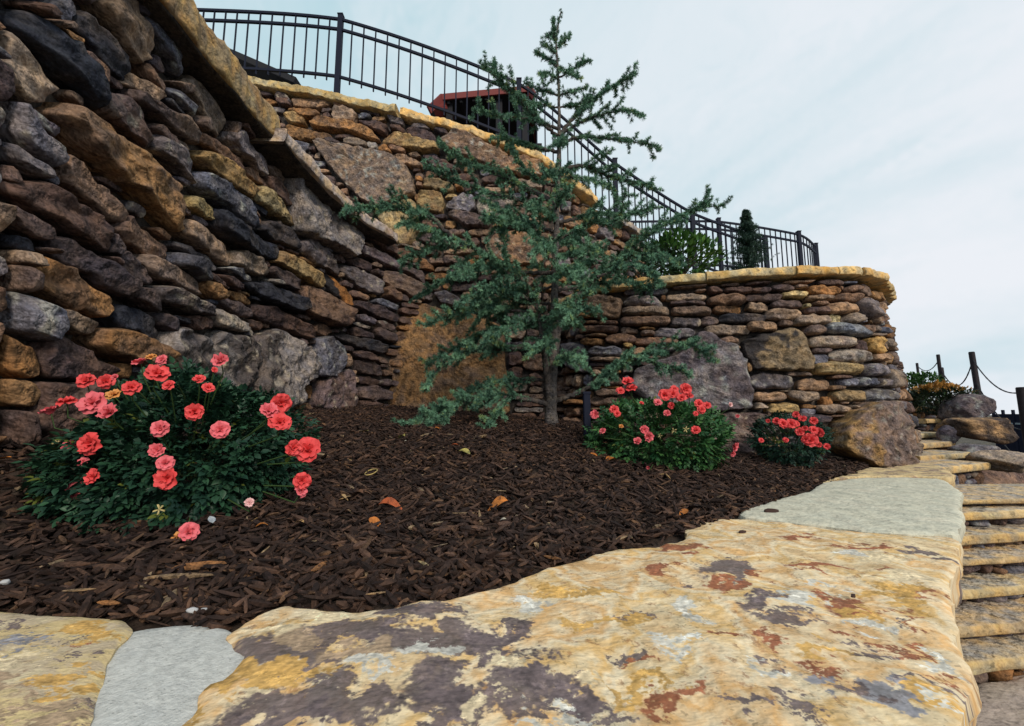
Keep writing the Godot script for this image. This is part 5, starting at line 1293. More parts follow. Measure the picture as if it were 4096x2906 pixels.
# ---------- mulch
func chip_mesh(seed_: int) -> ArrayMesh:
	var r := RandomNumberGenerator.new(); r.seed = seed_
	var a := blank()
	var bend := r.randf_range(-0.08, 0.08)
	for i in 4:
		var f := i / 3.0
		var w: float = [0.55, 1.0, 0.92, 0.3][i] * r.randf_range(0.8, 1.1); var h: float = [0.5, 1.0, 0.9, 0.4][i]
		var c := Vector3(f - 0.5, bend * sin(PI * f) * 1.5, bend * sin(PI * f * 1.3))
		for k in [[-1, -1], [1, -1], [0.85, 1], [-0.8, 0.8]]:
			a[0].append(c + Vector3(r.randf_range(-0.04, 0.04), k[1] * h * 0.5, k[0] * w * 0.5)); a[1].append(Color.WHITE)
	grid_faces(a[2], 0, 4, 4, true)
	a[2].append_array(PackedInt32Array([0, 1, 2, 0, 2, 3, 12, 14, 13, 12, 15, 14]))
	# flat faces
	var b := blank()
	for i in a[2].size():
		b[0].append(a[0][a[2][i]]); b[1].append(Color.WHITE); b[2].append(i)
	return commit(b)

func build_mulch() -> void:
	var poly := PackedVector2Array()
	for i in range(0, MULCH.size(), 2): poly.append(Vector2(MULCH[i], MULCH[i + 1]))
	# the bed itself
	var a := blank()
	var x0 := -1.9; var d0 := 0.55; var step := 0.04
	var cols := int((3.2 - x0) / step); var rows := int((4.75 - d0) / step)
	var grown := Geometry2D.offset_polygon(poly, 0.09)[0]
	for r in rows:
		for c in cols:
			var x := x0 + c * step; var d := d0 + r * step
			a[0].append(Vector3(x, ground_y(x, -d) - 0.008 + 0.006 * fine.get_noise_2d(x * 20, d * 20), -d))
			a[1].append(Color.WHITE)
	var I := PackedInt32Array()
	grid_faces(I, 0, rows, cols, false)
	for k in range(0, I.size(), 3):
		var m: Vector3 = (a[0][I[k]] + a[0][I[k + 1]] + a[0][I[k + 2]]) / 3.0
		if Geometry2D.is_point_in_polygon(Vector2(m.x, -m.z), grown): a[2].append_array(PackedInt32Array([I[k], I[k + 1], I[k + 2]]))
	var bed := part(self, "mulch_bed", commit(a), M.soil)
	tag(bed, "", "", "", "structure")
	var holder := thing("wood_mulch", Vector3.ZERO, "dark brown shredded wood mulch covering the bed", "mulch")
	tag(holder, "", "", "", "stuff")
	var wider := Geometry2D.offset_polygon(poly, 0.022)[0]
	var sets := [[], [], []]; var tints := [[], [], []]
	for layer in 3:
		var n := 0; var tries := 0
		var goal: int = [11000, 12000, 12000][layer]
		while n < goal and tries < goal * 4:
			tries += 1
			var x := rnd.randf_range(-1.7, 2.9); var d := 0.75 + 3.7 * pow(rnd.randf(), 1.25)
			if not Geometry2D.is_point_in_polygon(Vector2(x, d), wider): continue
			var leng := rnd.randf_range(0.022, 0.062) * (1.35 if rnd.randf() < 0.08 else 1.0)
			var wide := rnd.randf_range(0.005, 0.014)
			if rnd.randf() < 0.08: wide *= 1.7
			var q := rnd.randf() * TAU
			var y := ground_y(x, -d)
			var b := Basis(Vector3.UP, q) * Basis(Vector3.BACK, rnd.randf_range(-0.6, 0.6)) * Basis(Vector3.RIGHT, rnd.randf_range(-0.9, 0.9))
			var s := rnd.randi_range(0, 2)
			sets[s].append(Transform3D(b * Basis.from_scale(Vector3(leng, wide * rnd.randf_range(0.4, 0.8), wide)), Vector3(x, y + 0.001 + layer * 0.007 + rnd.randf() * 0.012, -d)))
			var v := Vector3(.040, .023, .020).lerp(Vector3(.16, .092, .066), pow(rnd.randf(), 1.9)) * rnd.randf_range(0.6, 1.25)
			if rnd.randf() < 0.05: v = Vector3(.20, .115, .07) * rnd.randf_range(0.7, 1.15)
			if rnd.randf() < 0.006: v = Vector3(.42, .31, .20)
			tints[s].append(Color(v.x, v.y, v.z))
			n += 1
	for s in 3: spread(holder, "wood_chips", chip_mesh(70 + s), M.chip, sets[s], tints[s])

func build_litter() -> void:
	var tones := {"r": Vector3(.52, .13, .05), "o": Vector3(.62, .22, .05), "n": Vector3(.16, .085, .055), "y": Vector3(.46, .42, .14), "c": Vector3(.58, .45, .18), "t": Vector3(.55, .36, .17), "w": Vector3(.75, .68, .55), "m": Vector3(.33, .26, .10), "b": Vector3(.55, .62, .70)}
	var names := ["red-orange pointed leaf lying in the middle of the mulch", "glossy orange oval leaf on the mulch, right of the red-orange one", "small curled orange leaf on the mulch nearest the red-orange leaf", "square orange leaf by the edge of the golden slab", "brown-orange curled leaf far back left of the cedar", "yellow-green leaf with a torn edge standing before the cedar", "pale looped strip curled on the mulch left of centre", "pale green leaf fragment left of the cedar below its lowest branch", "tiny orange leaf under the cedar's lowest branch", "tan folded leaf left of two dull brown leaves", "small orange leaf left of the middle rose bush", "long orange curled leaf before the middle rose bush", "white petal on the mulch below the glossy orange leaf", "dull brown leaf, left of a pair on the mulch", "dull brown leaf, right of a pair on the mulch", "yellow strip of leaf beneath the tip of the cedar's lowest branch", "small tan leaf scrap before the cedar trunk", "reddish twiggy scrap before the cedar", "dried tan flower head fallen before the middle rose bush", "tiny white petal at the back of the bed left of the cedar", "upright olive leaf below the left rose bush", "long olive leaf lying below the left rose bush", "large olive-tan leaf beside the lowest flower of the left rose bush", "bluish white petal beside the large olive-tan leaf", "curled orange-tan leaf right of the left rose bush", "pointed tan leaf farthest right of the left rose bush's litter", "tan leaf scrap up right of the left rose bush", "tiny tan scrap right of the bluish petal", "dark olive leaf in the shade under the left rose bush", "orange leaf tip at the left edge of the picture"]
	for i in LEAVES.size():
		var f: Array = LEAVES[i]
		var p := Vector3(f[1], f[2], -f[3]) * 0.001
		p.y = ground_y(p.x, p.z) + 0.030
		var r: float = f[4] * 0.001
		var k: String = f[0]
		var mat: StandardMaterial3D = M.dry
		var c: Vector3 = tones[k]
		var a := leaf_shape(0.5 if k in ["r", "t", "m"] else 0.62, 0.5, 0.25, 7)
		if k == "c":
			var ring := PackedVector3Array(); var rad := PackedFloat32Array()
			for s in 15:
				var q := s / 14.0 * TAU * 1.25
				ring.append(Vector3(cos(q) * 0.5, 0.1 + 0.03 * s / 14.0 + 0.15 * sin(q), sin(q) * 0.5)); rad.append(0.05)
			a = tube(ring, rad, 4)
		elif k in ["w", "b"]: a = leaf_shape(0.85, 0.4, -0.3, 5)
		for v in a[0].size():
			var q: Vector3 = a[0][v]
			if k != "c": q.y += 0.10 * sin(q.z * 4.0 + i) + 0.12 * absf(q.x) * sin(i * 2.0)
			a[0][v] = q - Vector3(0, 0, 0.5 if k != "c" else 0.0)
			var l := 1.0 + 0.35 * coarse.get_noise_3d(q.x * 4 + i * 7, q.z * 4, 0)
			a[1][v] = Color(c.x * l, c.y * l, c.z * l)
		var o := part(self, "fallen_leaf" if not k in ["w", "b", "c"] else ("fallen_petal" if k != "c" else "curled_strip"), commit(a), mat, p)
		o.basis = Basis(Vector3.RIGHT, 0.28) * Basis(Vector3.UP, 1.57 + 0.6 * sin(i * 2.4) + (PI if i % 2 else 0.0)) * Basis(Vector3.RIGHT, -0.12 * sin(i * 1.7)) * Basis(Vector3.BACK, 0.3 * sin(i * 3.1)) * Basis.from_scale(Vector3.ONE * r * 2.25)
		tag(o, names[i], "leaf" if not k in ["w", "b"] else "petal", "leaves and petals fallen on the mulch")
	var wood := ["bright orange-brown wood chunk near the front of the mulch, left half", "upright orange-brown wood chunk in the front mulch, right of the long splinter", "long pale splinter lying in the front mulch below the left rose bush", "tan wood chunk above the yellow slab", "orange wood chip touching the back edge of the yellow slab", "brown wood chunk beside the white pebbles", "white pebble at the back edge of the grey mortar, left one", "white pebble at the back edge of the grey mortar, right one", "white scrap at the far left edge of the mulch", "long brown wood sliver above the left slab", "wide brown bark piece in the front left mulch", "brown wood chip right of the white pebbles", "pale straw-coloured splinter in the middle front of the mulch", "orange wood chip close to the edge of the mottled slab", "dark red-brown chip at the edge of the mottled slab", "long dark wood chunk behind the pale splinter", "thin pale stick across the mulch near the orange leaves", "blocky brown chip left of the pale stick", "crossed brown chips at the left of the middle mulch", "slanting brown stick above the pale stick", "frayed tan strand near the slab's back edge"]
	var wt := {"o": Vector3(.40, .19, .08), "t": Vector3(.42, .28, .16), "n": Vector3(.15, .085, .06), "s": Vector3(.62, .62, .62), "p": Vector3(.62, .48, .26), "d": Vector3(.05, .028, .024)}
	var chip := chip_mesh(91)
	for i in CHUNKS.size():
		var f: Array = CHUNKS[i]
		var p := Vector3(f[1], 0, -f[3]) * 0.001
		var r: float = f[4] * 0.001
		var pebble: bool = f[0] == "s"
		p.y = ground_y(p.x, p.z) + 0.026
		var o: MeshInstance3D
		if pebble:
			o = boulder(self, "pebble", p, Vector3(r, r * 0.6, r * 0.75), "w", i * 0.13)
			o.material_override = material(0.8, Vector3(.42, .42, .43))
		else:
			o = part(self, "wood_piece", chip, material(0.85, wt[f[0]], false, M.chip.albedo_texture, M.chip.normal_texture, 6.0, 0.8), p)
			var turn: float = [0.35, 1.45, 0.12, 0.2, -0.1, -0.3, 0, 0, 0, -0.2, 0.1, 1.1, -0.75, -0.5, 0.9, 0.6, 0.0, 1.3, 0.9, 0.85, 0.3][i]
			o.basis = Basis(Vector3.UP, turn) * Basis(Vector3.RIGHT, 0.3) * Basis.from_scale(Vector3(r * 2.0, r * (0.16 if f[0] != "t" else 0.1), r * (0.42 if f[0] != "t" else 0.2)))
		tag(o, wood[i], "pebble" if pebble else "wood chip", "loose pieces lying on the mulch")
	var crumbs := ["dark bark crumb lying on the pale grey slab", "small dark bark crumb on the mottled slab near the mulch corner", "dark bark crumb lying alone in the middle right of the mottled slab", "tiny dark speck of bark at the back of the pale grey slab"]
	for i in CRUMBS.size():
		var f: Array = CRUMBS[i]
		var r: float = f[4] * 0.001
		var o := part(self, "bark_crumb", chip, material(0.9, wt.d), Vector3(f[1], 0, -f[3]) * 0.001 + Vector3(0, 0.006, 0))
		o.basis = Basis(Vector3.UP, 0.1 + i * 0.3) * Basis.from_scale(Vector3(r * 2.2, r * 0.7, r * 0.9))
		tag(o, crumbs[i], "bark", "bark crumbs on the slabs")

# ---------- fences
func build_fence(label: String, flat: Array, posts_from: int, per_panel: Array, drop: float) -> void:
	var tops := PackedVector3Array()
	for i in range(0, flat.size(), 3): tops.append(Vector3(flat[i], flat[i + 1], -flat[i + 2]))
	var base := tops[1] - Vector3(0, drop, 0)
	var t := thing("metal_fence", base, label, "fence")
	var bar := commit(box(Vector3(0, -0.5, 0), Vector3(0.5, 0.5, 0.5), Color.WHITE, Basis.IDENTITY, 0.05))
	for i in tops.size():
		if i >= posts_from:
			var a := box(Vector3(0, -drop * 0.5, 0), Vector3(0.031, drop * 0.5, 0.031))
			var o := part(t, "post", commit(a), M.metal, tops[i] - base)
			part(o, "post_cap", commit(box(Vector3(0, 0.008, 0), Vector3(0.036, 0.008, 0.036))), M.metal)
		if i == tops.size() - 1: break
		var p0 := tops[maxi(i - 1, 0)]; var p1 := tops[i]; var p2 := tops[i + 1]; var p3 := tops[mini(i + 2, tops.size() - 1)]
		var n: int = per_panel[i]
		var line := PackedVector3Array()
		for k in n + 1: line.append(p1.cubic_interpolate(p2, p1 - (p2 - p0) * 0.5 if false else p0, p3, float(k) / n).lerp(p1.lerp(p2, float(k) / n), 0.45))
		for h in [-0.05, -0.195, -0.86]:
			var rail := blank()
			for k in n + 1:
				var side: Vector3 = (line[mini(k + 1, n)] - line[maxi(k - 1, 0)]).cross(Vector3.UP).normalized() * 0.014
				for c in [Vector3(0, -0.016, 0) - side, Vector3(0, 0.016, 0) - side, Vector3(0, 0.016, 0) + side, Vector3(0, -0.016, 0) + side]:
					rail[0].append(line[k] + Vector3(0, h, 0) + c - base); rail[1].append(Color.WHITE)
			var R := blank()
			grid_faces(rail[2], 0, n + 1, 4, true)
			for q in rail[2].size(): R[0].append(rail[0][rail[2][q]]); R[1].append(Color.WHITE); R[2].append(q)
			part(t, "rail", commit(R), M.metal)
		for k in range(1, n):
			var o := part(t, "baluster", bar, M.metal, line[k] + Vector3(0, -0.05, 0) - base)
			o.basis = Basis.from_scale(Vector3(0.0155, 0.88, 0.0155))

func build_steps() -> void:
	var t := thing("stone_staircase", Vector3(2.2, -1.0, -2.2), "sandstone steps climbing on the right beside the slab-topped low wall", "staircase")
	var k := 0
	for s in TREADS:
		var a := Vector3(s[1], s[5], -s[2]); var b := Vector3(s[3], s[5], -s[4])
		var along := (b - a).normalized()
		var inn := Vector3(along.z, 0, -along.x)
		if inn.z > 0: inn = -inn
		var lower: bool = s[0] == "l"
		var left := 0.55 if lower else 0.03; var right := 0.9 if lower else 0.12
		if k == 7: right = 0.0
		a -= along * left; b += along * right
		var leng := a.distance_to(b)
		var th: float = s[6]; var run: float = s[7] + 0.12
		# tread: a rough slab with a wavy nose
		var n := int(leng / 0.025) + 1
		var m := blank()
		var prof := [[run, -th], [0.012, -th], [0.003, -th * 0.85], [0.0, -th * 0.45], [0.004, -0.004], [0.014, 0.0], [run * 0.5, 0.0], [run, 0.0]]
		for i in n + 1:
			var p := a.lerp(b, float(i) / n)
			for j in prof.size():
				var g := coarse.get_noise_3d(p.x * 5, j * 0.15 + k * 7, p.z * 5) + 0.5 * fine.get_noise_3d(p.x * 12, j * 0.5 + k, p.z * 12)
				var q: Vector3 = p + inn * (prof[j][0] + (g * 0.010 if j > 0 and j < 6 else 0.0)) + Vector3(0, prof[j][1] + (g * 0.003 if j > 3 and j < 7 else 0.0), 0)
				m[0].append(q - t.position)
				var c := tone_at("y" if k % 3 != 1 else "Y", q * 1.3, k * 0.17)
				c = c.lerp(Color(.66, .50, .28), 0.5) if j < 5 else c.lerp(Color(.62, .52, .40), 0.75)
				m[1].append(c)
		grid_faces(m[2], 0, n + 1, prof.size(), true)
		for e in [0, n]:
			var c0: int = e * prof.size()
			for j in range(1, prof.size() - 1):
				if e == 0: m[2].append_array(PackedInt32Array([c0, c0 + j, c0 + j + 1]))
				else: m[2].append_array(PackedInt32Array([c0, c0 + j + 1, c0 + j]))
		part(t, "tread", commit(m), M.cap)
		# riser stones below it
		var down: float = 0.2
		if k < 6 and lower: down = s[5] - TREADS[k + 1][5] - th
		elif k == 6: down = 0.09
		elif k == 7: down = 0.12
		else: down = s[5] - TREADS[k - 1][5] - th
		down = clampf(down + 0.005, 0.02, 0.2)
		var high: float = (s[5] - th + 0.94) * 0.5
		var core := box((a + b) * 0.5 + inn * (0.11 + run * 0.45) + Vector3(0, -th - high - 0.002, 0) - t.position, Vector3(leng * 0.5 - 0.01, high, run * 0.45), Color.WHITE, Basis(along, Vector3.UP, along.cross(Vector3.UP)))
		part(t, "riser_core", commit(core), M.core)
		var x := 0.0
		while x < leng - 0.02:
			var rows := 2 if down > 0.06 and rnd.randf() < 0.5 else 1
			var wdt := minf(rnd.randf_range(0.05, 0.15), leng - x)
			for r in rows:
				var hh := down / rows
				var c := a + along * (x + wdt * 0.5) + inn * 0.085 + Vector3(0, -th - hh * (r + 0.5), 0)
				var st := boulder(t, "riser_stone", c - t.position, Vector3(wdt * 0.60, hh * 0.60, 0.05), ["b", "d", "t", "p", "g", "o"][rnd.randi_range(0, 5)], rnd.randf(), -atan2(along.z, along.x))
				st.name = "riser_stone"
			x += wdt
		k += 1
	# paving at the foot of the steps
	var foot := slab(t, "landing_slab", [1.0, 0.55, 1.45, 1.72, 3.4, 2.2, 3.6, 0.6], 0.06, func(lo, hi): return slab_material(slab_texture(lo, hi, Vector2i(256, 256), [Vector3(.34, .28, .25), Vector3(.46, .38, .33), Vector3(.40, .33, .27)], [], 77, 0.2)), 0.004, 8, -0.70)
	foot.name = "landing_slab"

func build_rope_posts() -> void:
	var names := ["slim dark post farthest back behind the green shrub, with rope", "tall dark wooden post behind the orange-tipped shrub", "short thick dark post touching the tall one behind the orange-tipped shrub", "tall leaning dark wooden post above the stacked boulders", "black wooden post cut off by the right edge of the picture"]
	var tops := [POST1, POST2, POST3, POST4, POST5]
	var hs := [0.9, 1.3, 1.2, 1.05, 1.25]; var rs := [0.024, 0.026, 0.034, 0.034, 0.045]
	for i in 5:
		var o := thing("rope_post", tops[i] - Vector3(0, hs[i], 0), names[i], "post", "posts strung with rope")
		var lean := 0.035 if i == 3 else 0.01
		part(o, "shaft", commit(tube(PackedVector3Array([Vector3(lean, 0, 0), Vector3(lean * 0.5, hs[i] * 0.5, 0), Vector3(0, hs[i] - 0.01, 0), Vector3(0, hs[i], 0)]), PackedFloat32Array([rs[i], rs[i] * 0.98, rs[i] * 0.95, rs[i] * 0.8]), 12)), M.post)
	var ropes := [
		[POST1 + Vector3(0, -0.06, 0), POST2 + Vector3(0, -0.1, 0), 0.14, "thin rope sagging between the two farthest posts"],
		[POST1 + Vector3(0, -0.5, 0), POST2 + Vector3(0, -0.42, 0), 0.12, "low rope rising to the tall post behind the green shrub"],
		[POST3 + Vector3(0, -0.04, 0), POST4 + Vector3(0, -0.12, 0), 0.30, "upper rope sagging between the thick short post and the leaning post"],
		[POST3 + Vector3(0, -0.5, 0), POST4 + Vector3(0.01, -0.42, 0), 0.24, "middle rope left of the leaning post"],
		[POST3 + Vector3(0, -0.75, 0), POST4 + Vector3(0.02, -0.68, 0), 0.12, "lowest rope left of the leaning post above the orange-tipped shrub"],
		[POST4 + Vector3(0, -0.1, 0), POST5 + Vector3(-0.03, -0.06, 0), 0.14, "upper rope running from the leaning post to the right edge post"],
		[POST4 + Vector3(0.01, -0.42, 0), POST5 + Vector3(-0.03, -0.46, 0), 0.16, "middle rope running from the leaning post to the right edge post"],
		[POST4 + Vector3(0.02, -0.7, 0), POST5 + Vector3(-0.03, -0.85, 0), 0.14, "lowest rope running down from the leaning post to the right edge post"]]
	for r in ropes:
		var line := PackedVector3Array(); var rad := PackedFloat32Array()
		for k in 25:
			var f := k / 24.0
			line.append((r[0] as Vector3).lerp(r[1], f) - Vector3(0, r[2] * 4 * f * (1 - f), 0) - r[0]); rad.append(0.0075 * (1.0 + 0.12 * sin(k * 2.6)))
		var o := part(self, "rope", commit(tube(line, rad, 6)), M.rope, r[0])
		tag(o, r[3], "rope", "ropes between the posts")

func build_buildings() -> void:
	# open pavilion with a red fascia above the fence
	var t := thing("pavilion", PAV_B + Vector3(0.9, -3.4, -1.2), "open pavilion with dark red roof edge standing behind the fence above the wall", "pavilion")
	var o := t.position
	var a := PAV_A - o; var b := PAV_B - o; var c := PAV_C - o; var d := PAV_D - o
	var up := Vector3(0, 0.12, 0)
	var back := Vector3(0.3, 0.2, -3.2)
	# fascias as thick boards, the hipped roof sheets above, the soffit below
	var boards := [[a, b], [b, c], [c, d]]
	for q in boards:
		var dir: Vector3 = (q[1] - q[0]).normalized()
		var m: Vector3 = (q[0] + q[1]) * 0.5
		var zz := dir.cross(Vector3.UP).normalized()
		part(t, "fascia", commit(box(m - Vector3(0, 0.02, 0), Vector3((q[1] - q[0]).length() * 0.5 + 0.01, 0.075, 0.02), Color.WHITE, Basis(dir, zz.cross(dir), zz))), M.red)
	var ridge := (b + c) * 0.5 + Vector3(0, 0.75, -1.6)
	var roof := blank()
	for tri in [[a + back, a, ridge], [a, b, ridge], [b, c, ridge], [c, d, ridge], [d, d + back, ridge], [d + back, a + back, ridge]]:
		for p in [tri[0], tri[1], tri[2]]: roof[0].append(p + Vector3(0, 0.07, 0)); roof[1].append(Color.WHITE); roof[2].append(roof[2].size())
		for p in [tri[0], tri[2], tri[1]]: roof[0].append(p * Vector3(1, 1, 1) + Vector3(0, 0.03, 0)); roof[1].append(Color.WHITE); roof[2].append(roof[2].size())
	part(t, "roof", commit(roof), M.red)
	var soffit := blank()
	for p in [a, b, c, d, d + back, a + back]: soffit[0].append(p - Vector3(0, 0.06, 0)); soffit[1].append(Color.WHITE)
	soffit[2] = PackedInt32Array([0, 1, 5, 1, 2, 5, 2, 4, 5, 2, 3, 4])
	part(t, "soffit", commit(soffit), M.darkwood)
	for k in 7:
		var f := (k + 0.5) / 7.0
		part(t, "rafter", commit(box((b.lerp(c, f)) + Vector3(0, -0.1, -0.9), Vector3(0.03, 0.05, 0.85))), M.darkwood)
	for p in [b + Vector3(0.15, 0, -0.2), c + Vector3(-0.1, 0, -0.2), (b + c) * 0.5 + Vector3(0.3, 0, -0.2)]:
		part(t, "pillar", commit(box(Vector3(p.x, p.y * 0.5 - 0.05, p.z), Vector3(0.075, p.y * 0.5, 0.075))), M.darkwood)
	part(t, "back_wall", commit(box(Vector3((b.x + c.x) * 0.5, 1.6, b.z - 1.6), Vector3(1.4, 1.7, 0.05))), M.darkwood)
	var h := thing("roofed_hut", HUT_A + Vector3(-0.5, -3.0, -0.5), "dark roof slope of a hut just showing behind the fence's left panel", "hut")
	var e := HUT_A - h.position; var g := HUT_B - h.position
	var dir := (g - e).normalized()
	part(h, "roof", commit(box((e + g) * 0.5 - dir * 0.6 + Vector3(0, -0.10, -1.0), Vector3((g - e).length() * 0.5 + 0.6, 0.08, 1.2), Color.WHITE, Basis(dir, Vector3.BACK.cross(dir), Vector3.BACK))), M.darkwood)
	part(h, "wall", commit(box(Vector3(0.1, 1.2, -0.6), Vector3(0.7, 1.3, 0.7))), M.darkwood)

func build_terrain(wl: Wall, wb: Wall, wr: Wall) -> void:
	var g := blank()
	g[0] = PackedVector3Array([Vector3(-400, -0.95, 30), Vector3(400, -0.95, 30), Vector3(400, -0.95, -400), Vector3(-400, -0.95, -400)])
	g[2] = PackedInt32Array([0, 3, 2, 0, 2, 1])
	var o := part(self, "ground", commit(g), M.ground)
	tag(o, "", "", "", "structure")
	# the hillside held by the tall wall
	var a := blank()
	var n := 30
	for i in n:
		var u := lerpf(0.0, 6.6, float(i) / (n - 1))
		var v := top_back(u)
		for k in [[-0.3, 0.0], [-0.9, 0.03], [-4.0, 0.1], [-14.0, 0.1], [-15.0, -6.0]]:
			var p: Vector3 = wb.at(u, v, 0) + (wb.normal(u) * float(k[0]))
			a[0].append(Vector3(p.x, v + k[1], p.z)); a[1].append(Color.WHITE)
	grid_faces(a[2], 0, n, 5, false, true)
	o = part(self, "hillside", commit(a), M.soil)
	tag(o, "", "", "", "structure")
	# soil of the planter behind the lower wall
	var s := blank()
	n = 24
	for i in n:
		var f := float(i) / (n - 1)
		var p := wr.at(lerpf(0.35, 4.7, f), 1.45, -0.25); var q := Vector3(lerpf(0.4, 6.4, f), 1.5, lerpf(-4.7, -7.2, f))
		for k in 6:
			var e := k / 5.0
			s[0].append(p.lerp(q, e) + Vector3(0, -0.02 + 0.35 * e * f, 0)); s[1].append(Color.WHITE)
	grid_faces(s[2], 0, n, 6, false, true)
	o = part(self, "planter_soil", commit(s), M.soil)
	tag(o, "", "", "", "structure")
	# soil terrace behind the left wall
	var b := blank()
	n = 20
	for i in n:
		var p := wl.at(lerpf(0.0, 4.3, float(i) / (n - 1)), 2.14, -0.2)
		for k in 3: b[0].append(p + Vector3(-1.6 * k, 0, 0)); b[1].append(Color.WHITE)
	grid_faces(b[2], 0, n, 3, false, true)
	o = part(self, "terrace_soil", commit(b), M.soil)
	tag(o, "", "", "", "structure")

func top_back(u: float) -> float:
	for k in range(0, TOP_BACK.size() - 3, 2):
		if u <= TOP_BACK[k + 2]: return lerpf(TOP_BACK[k + 1], TOP_BACK[k + 3], clampf((u - TOP_BACK[k]) / maxf(TOP_BACK[k + 2] - TOP_BACK[k], 0.001), 0, 1))
	return TOP_BACK[TOP_BACK.size() - 1]

func sky_panorama() -> Image:
	# thin bright overcast with faint streaks
	var w := 1024; var h := 512
	var na := noise(0.006, FastNoiseLite.TYPE_SIMPLEX_SMOOTH, 4, 21, 60.0)
	var im := Image.create(w, h, false, Image.FORMAT_RGBF)
	for y in h:
		var el := (0.5 - (y + 0.5) / h) * PI
		for x in w:
			var az := (x + 0.5) / w * TAU
			var d := Vector3(cos(el) * sin(az), sin(el), cos(el) * cos(az))
			var k := 1.0 / (absf(d.y) + 0.35)
			var s := na.get_noise_3d(d.x * k * 150 + d.z * k * 90, 40.0 * k, (d.z * k * 150 - d.x * k * 90) * 0.32)
			var t := clampf(0.68 + s * 0.95 - 0.22 * maxf(d.y, 0), 0, 1)
			var c := (Vector3(.47, .66, .73).lerp(Vector3(.80, .83, .88), t)) * 0.70
			if d.y < 0: c = Vector3(.6, .62, .64)
			im.set_pixel(x, y, Color(c.x, c.y, c.z))
	return im

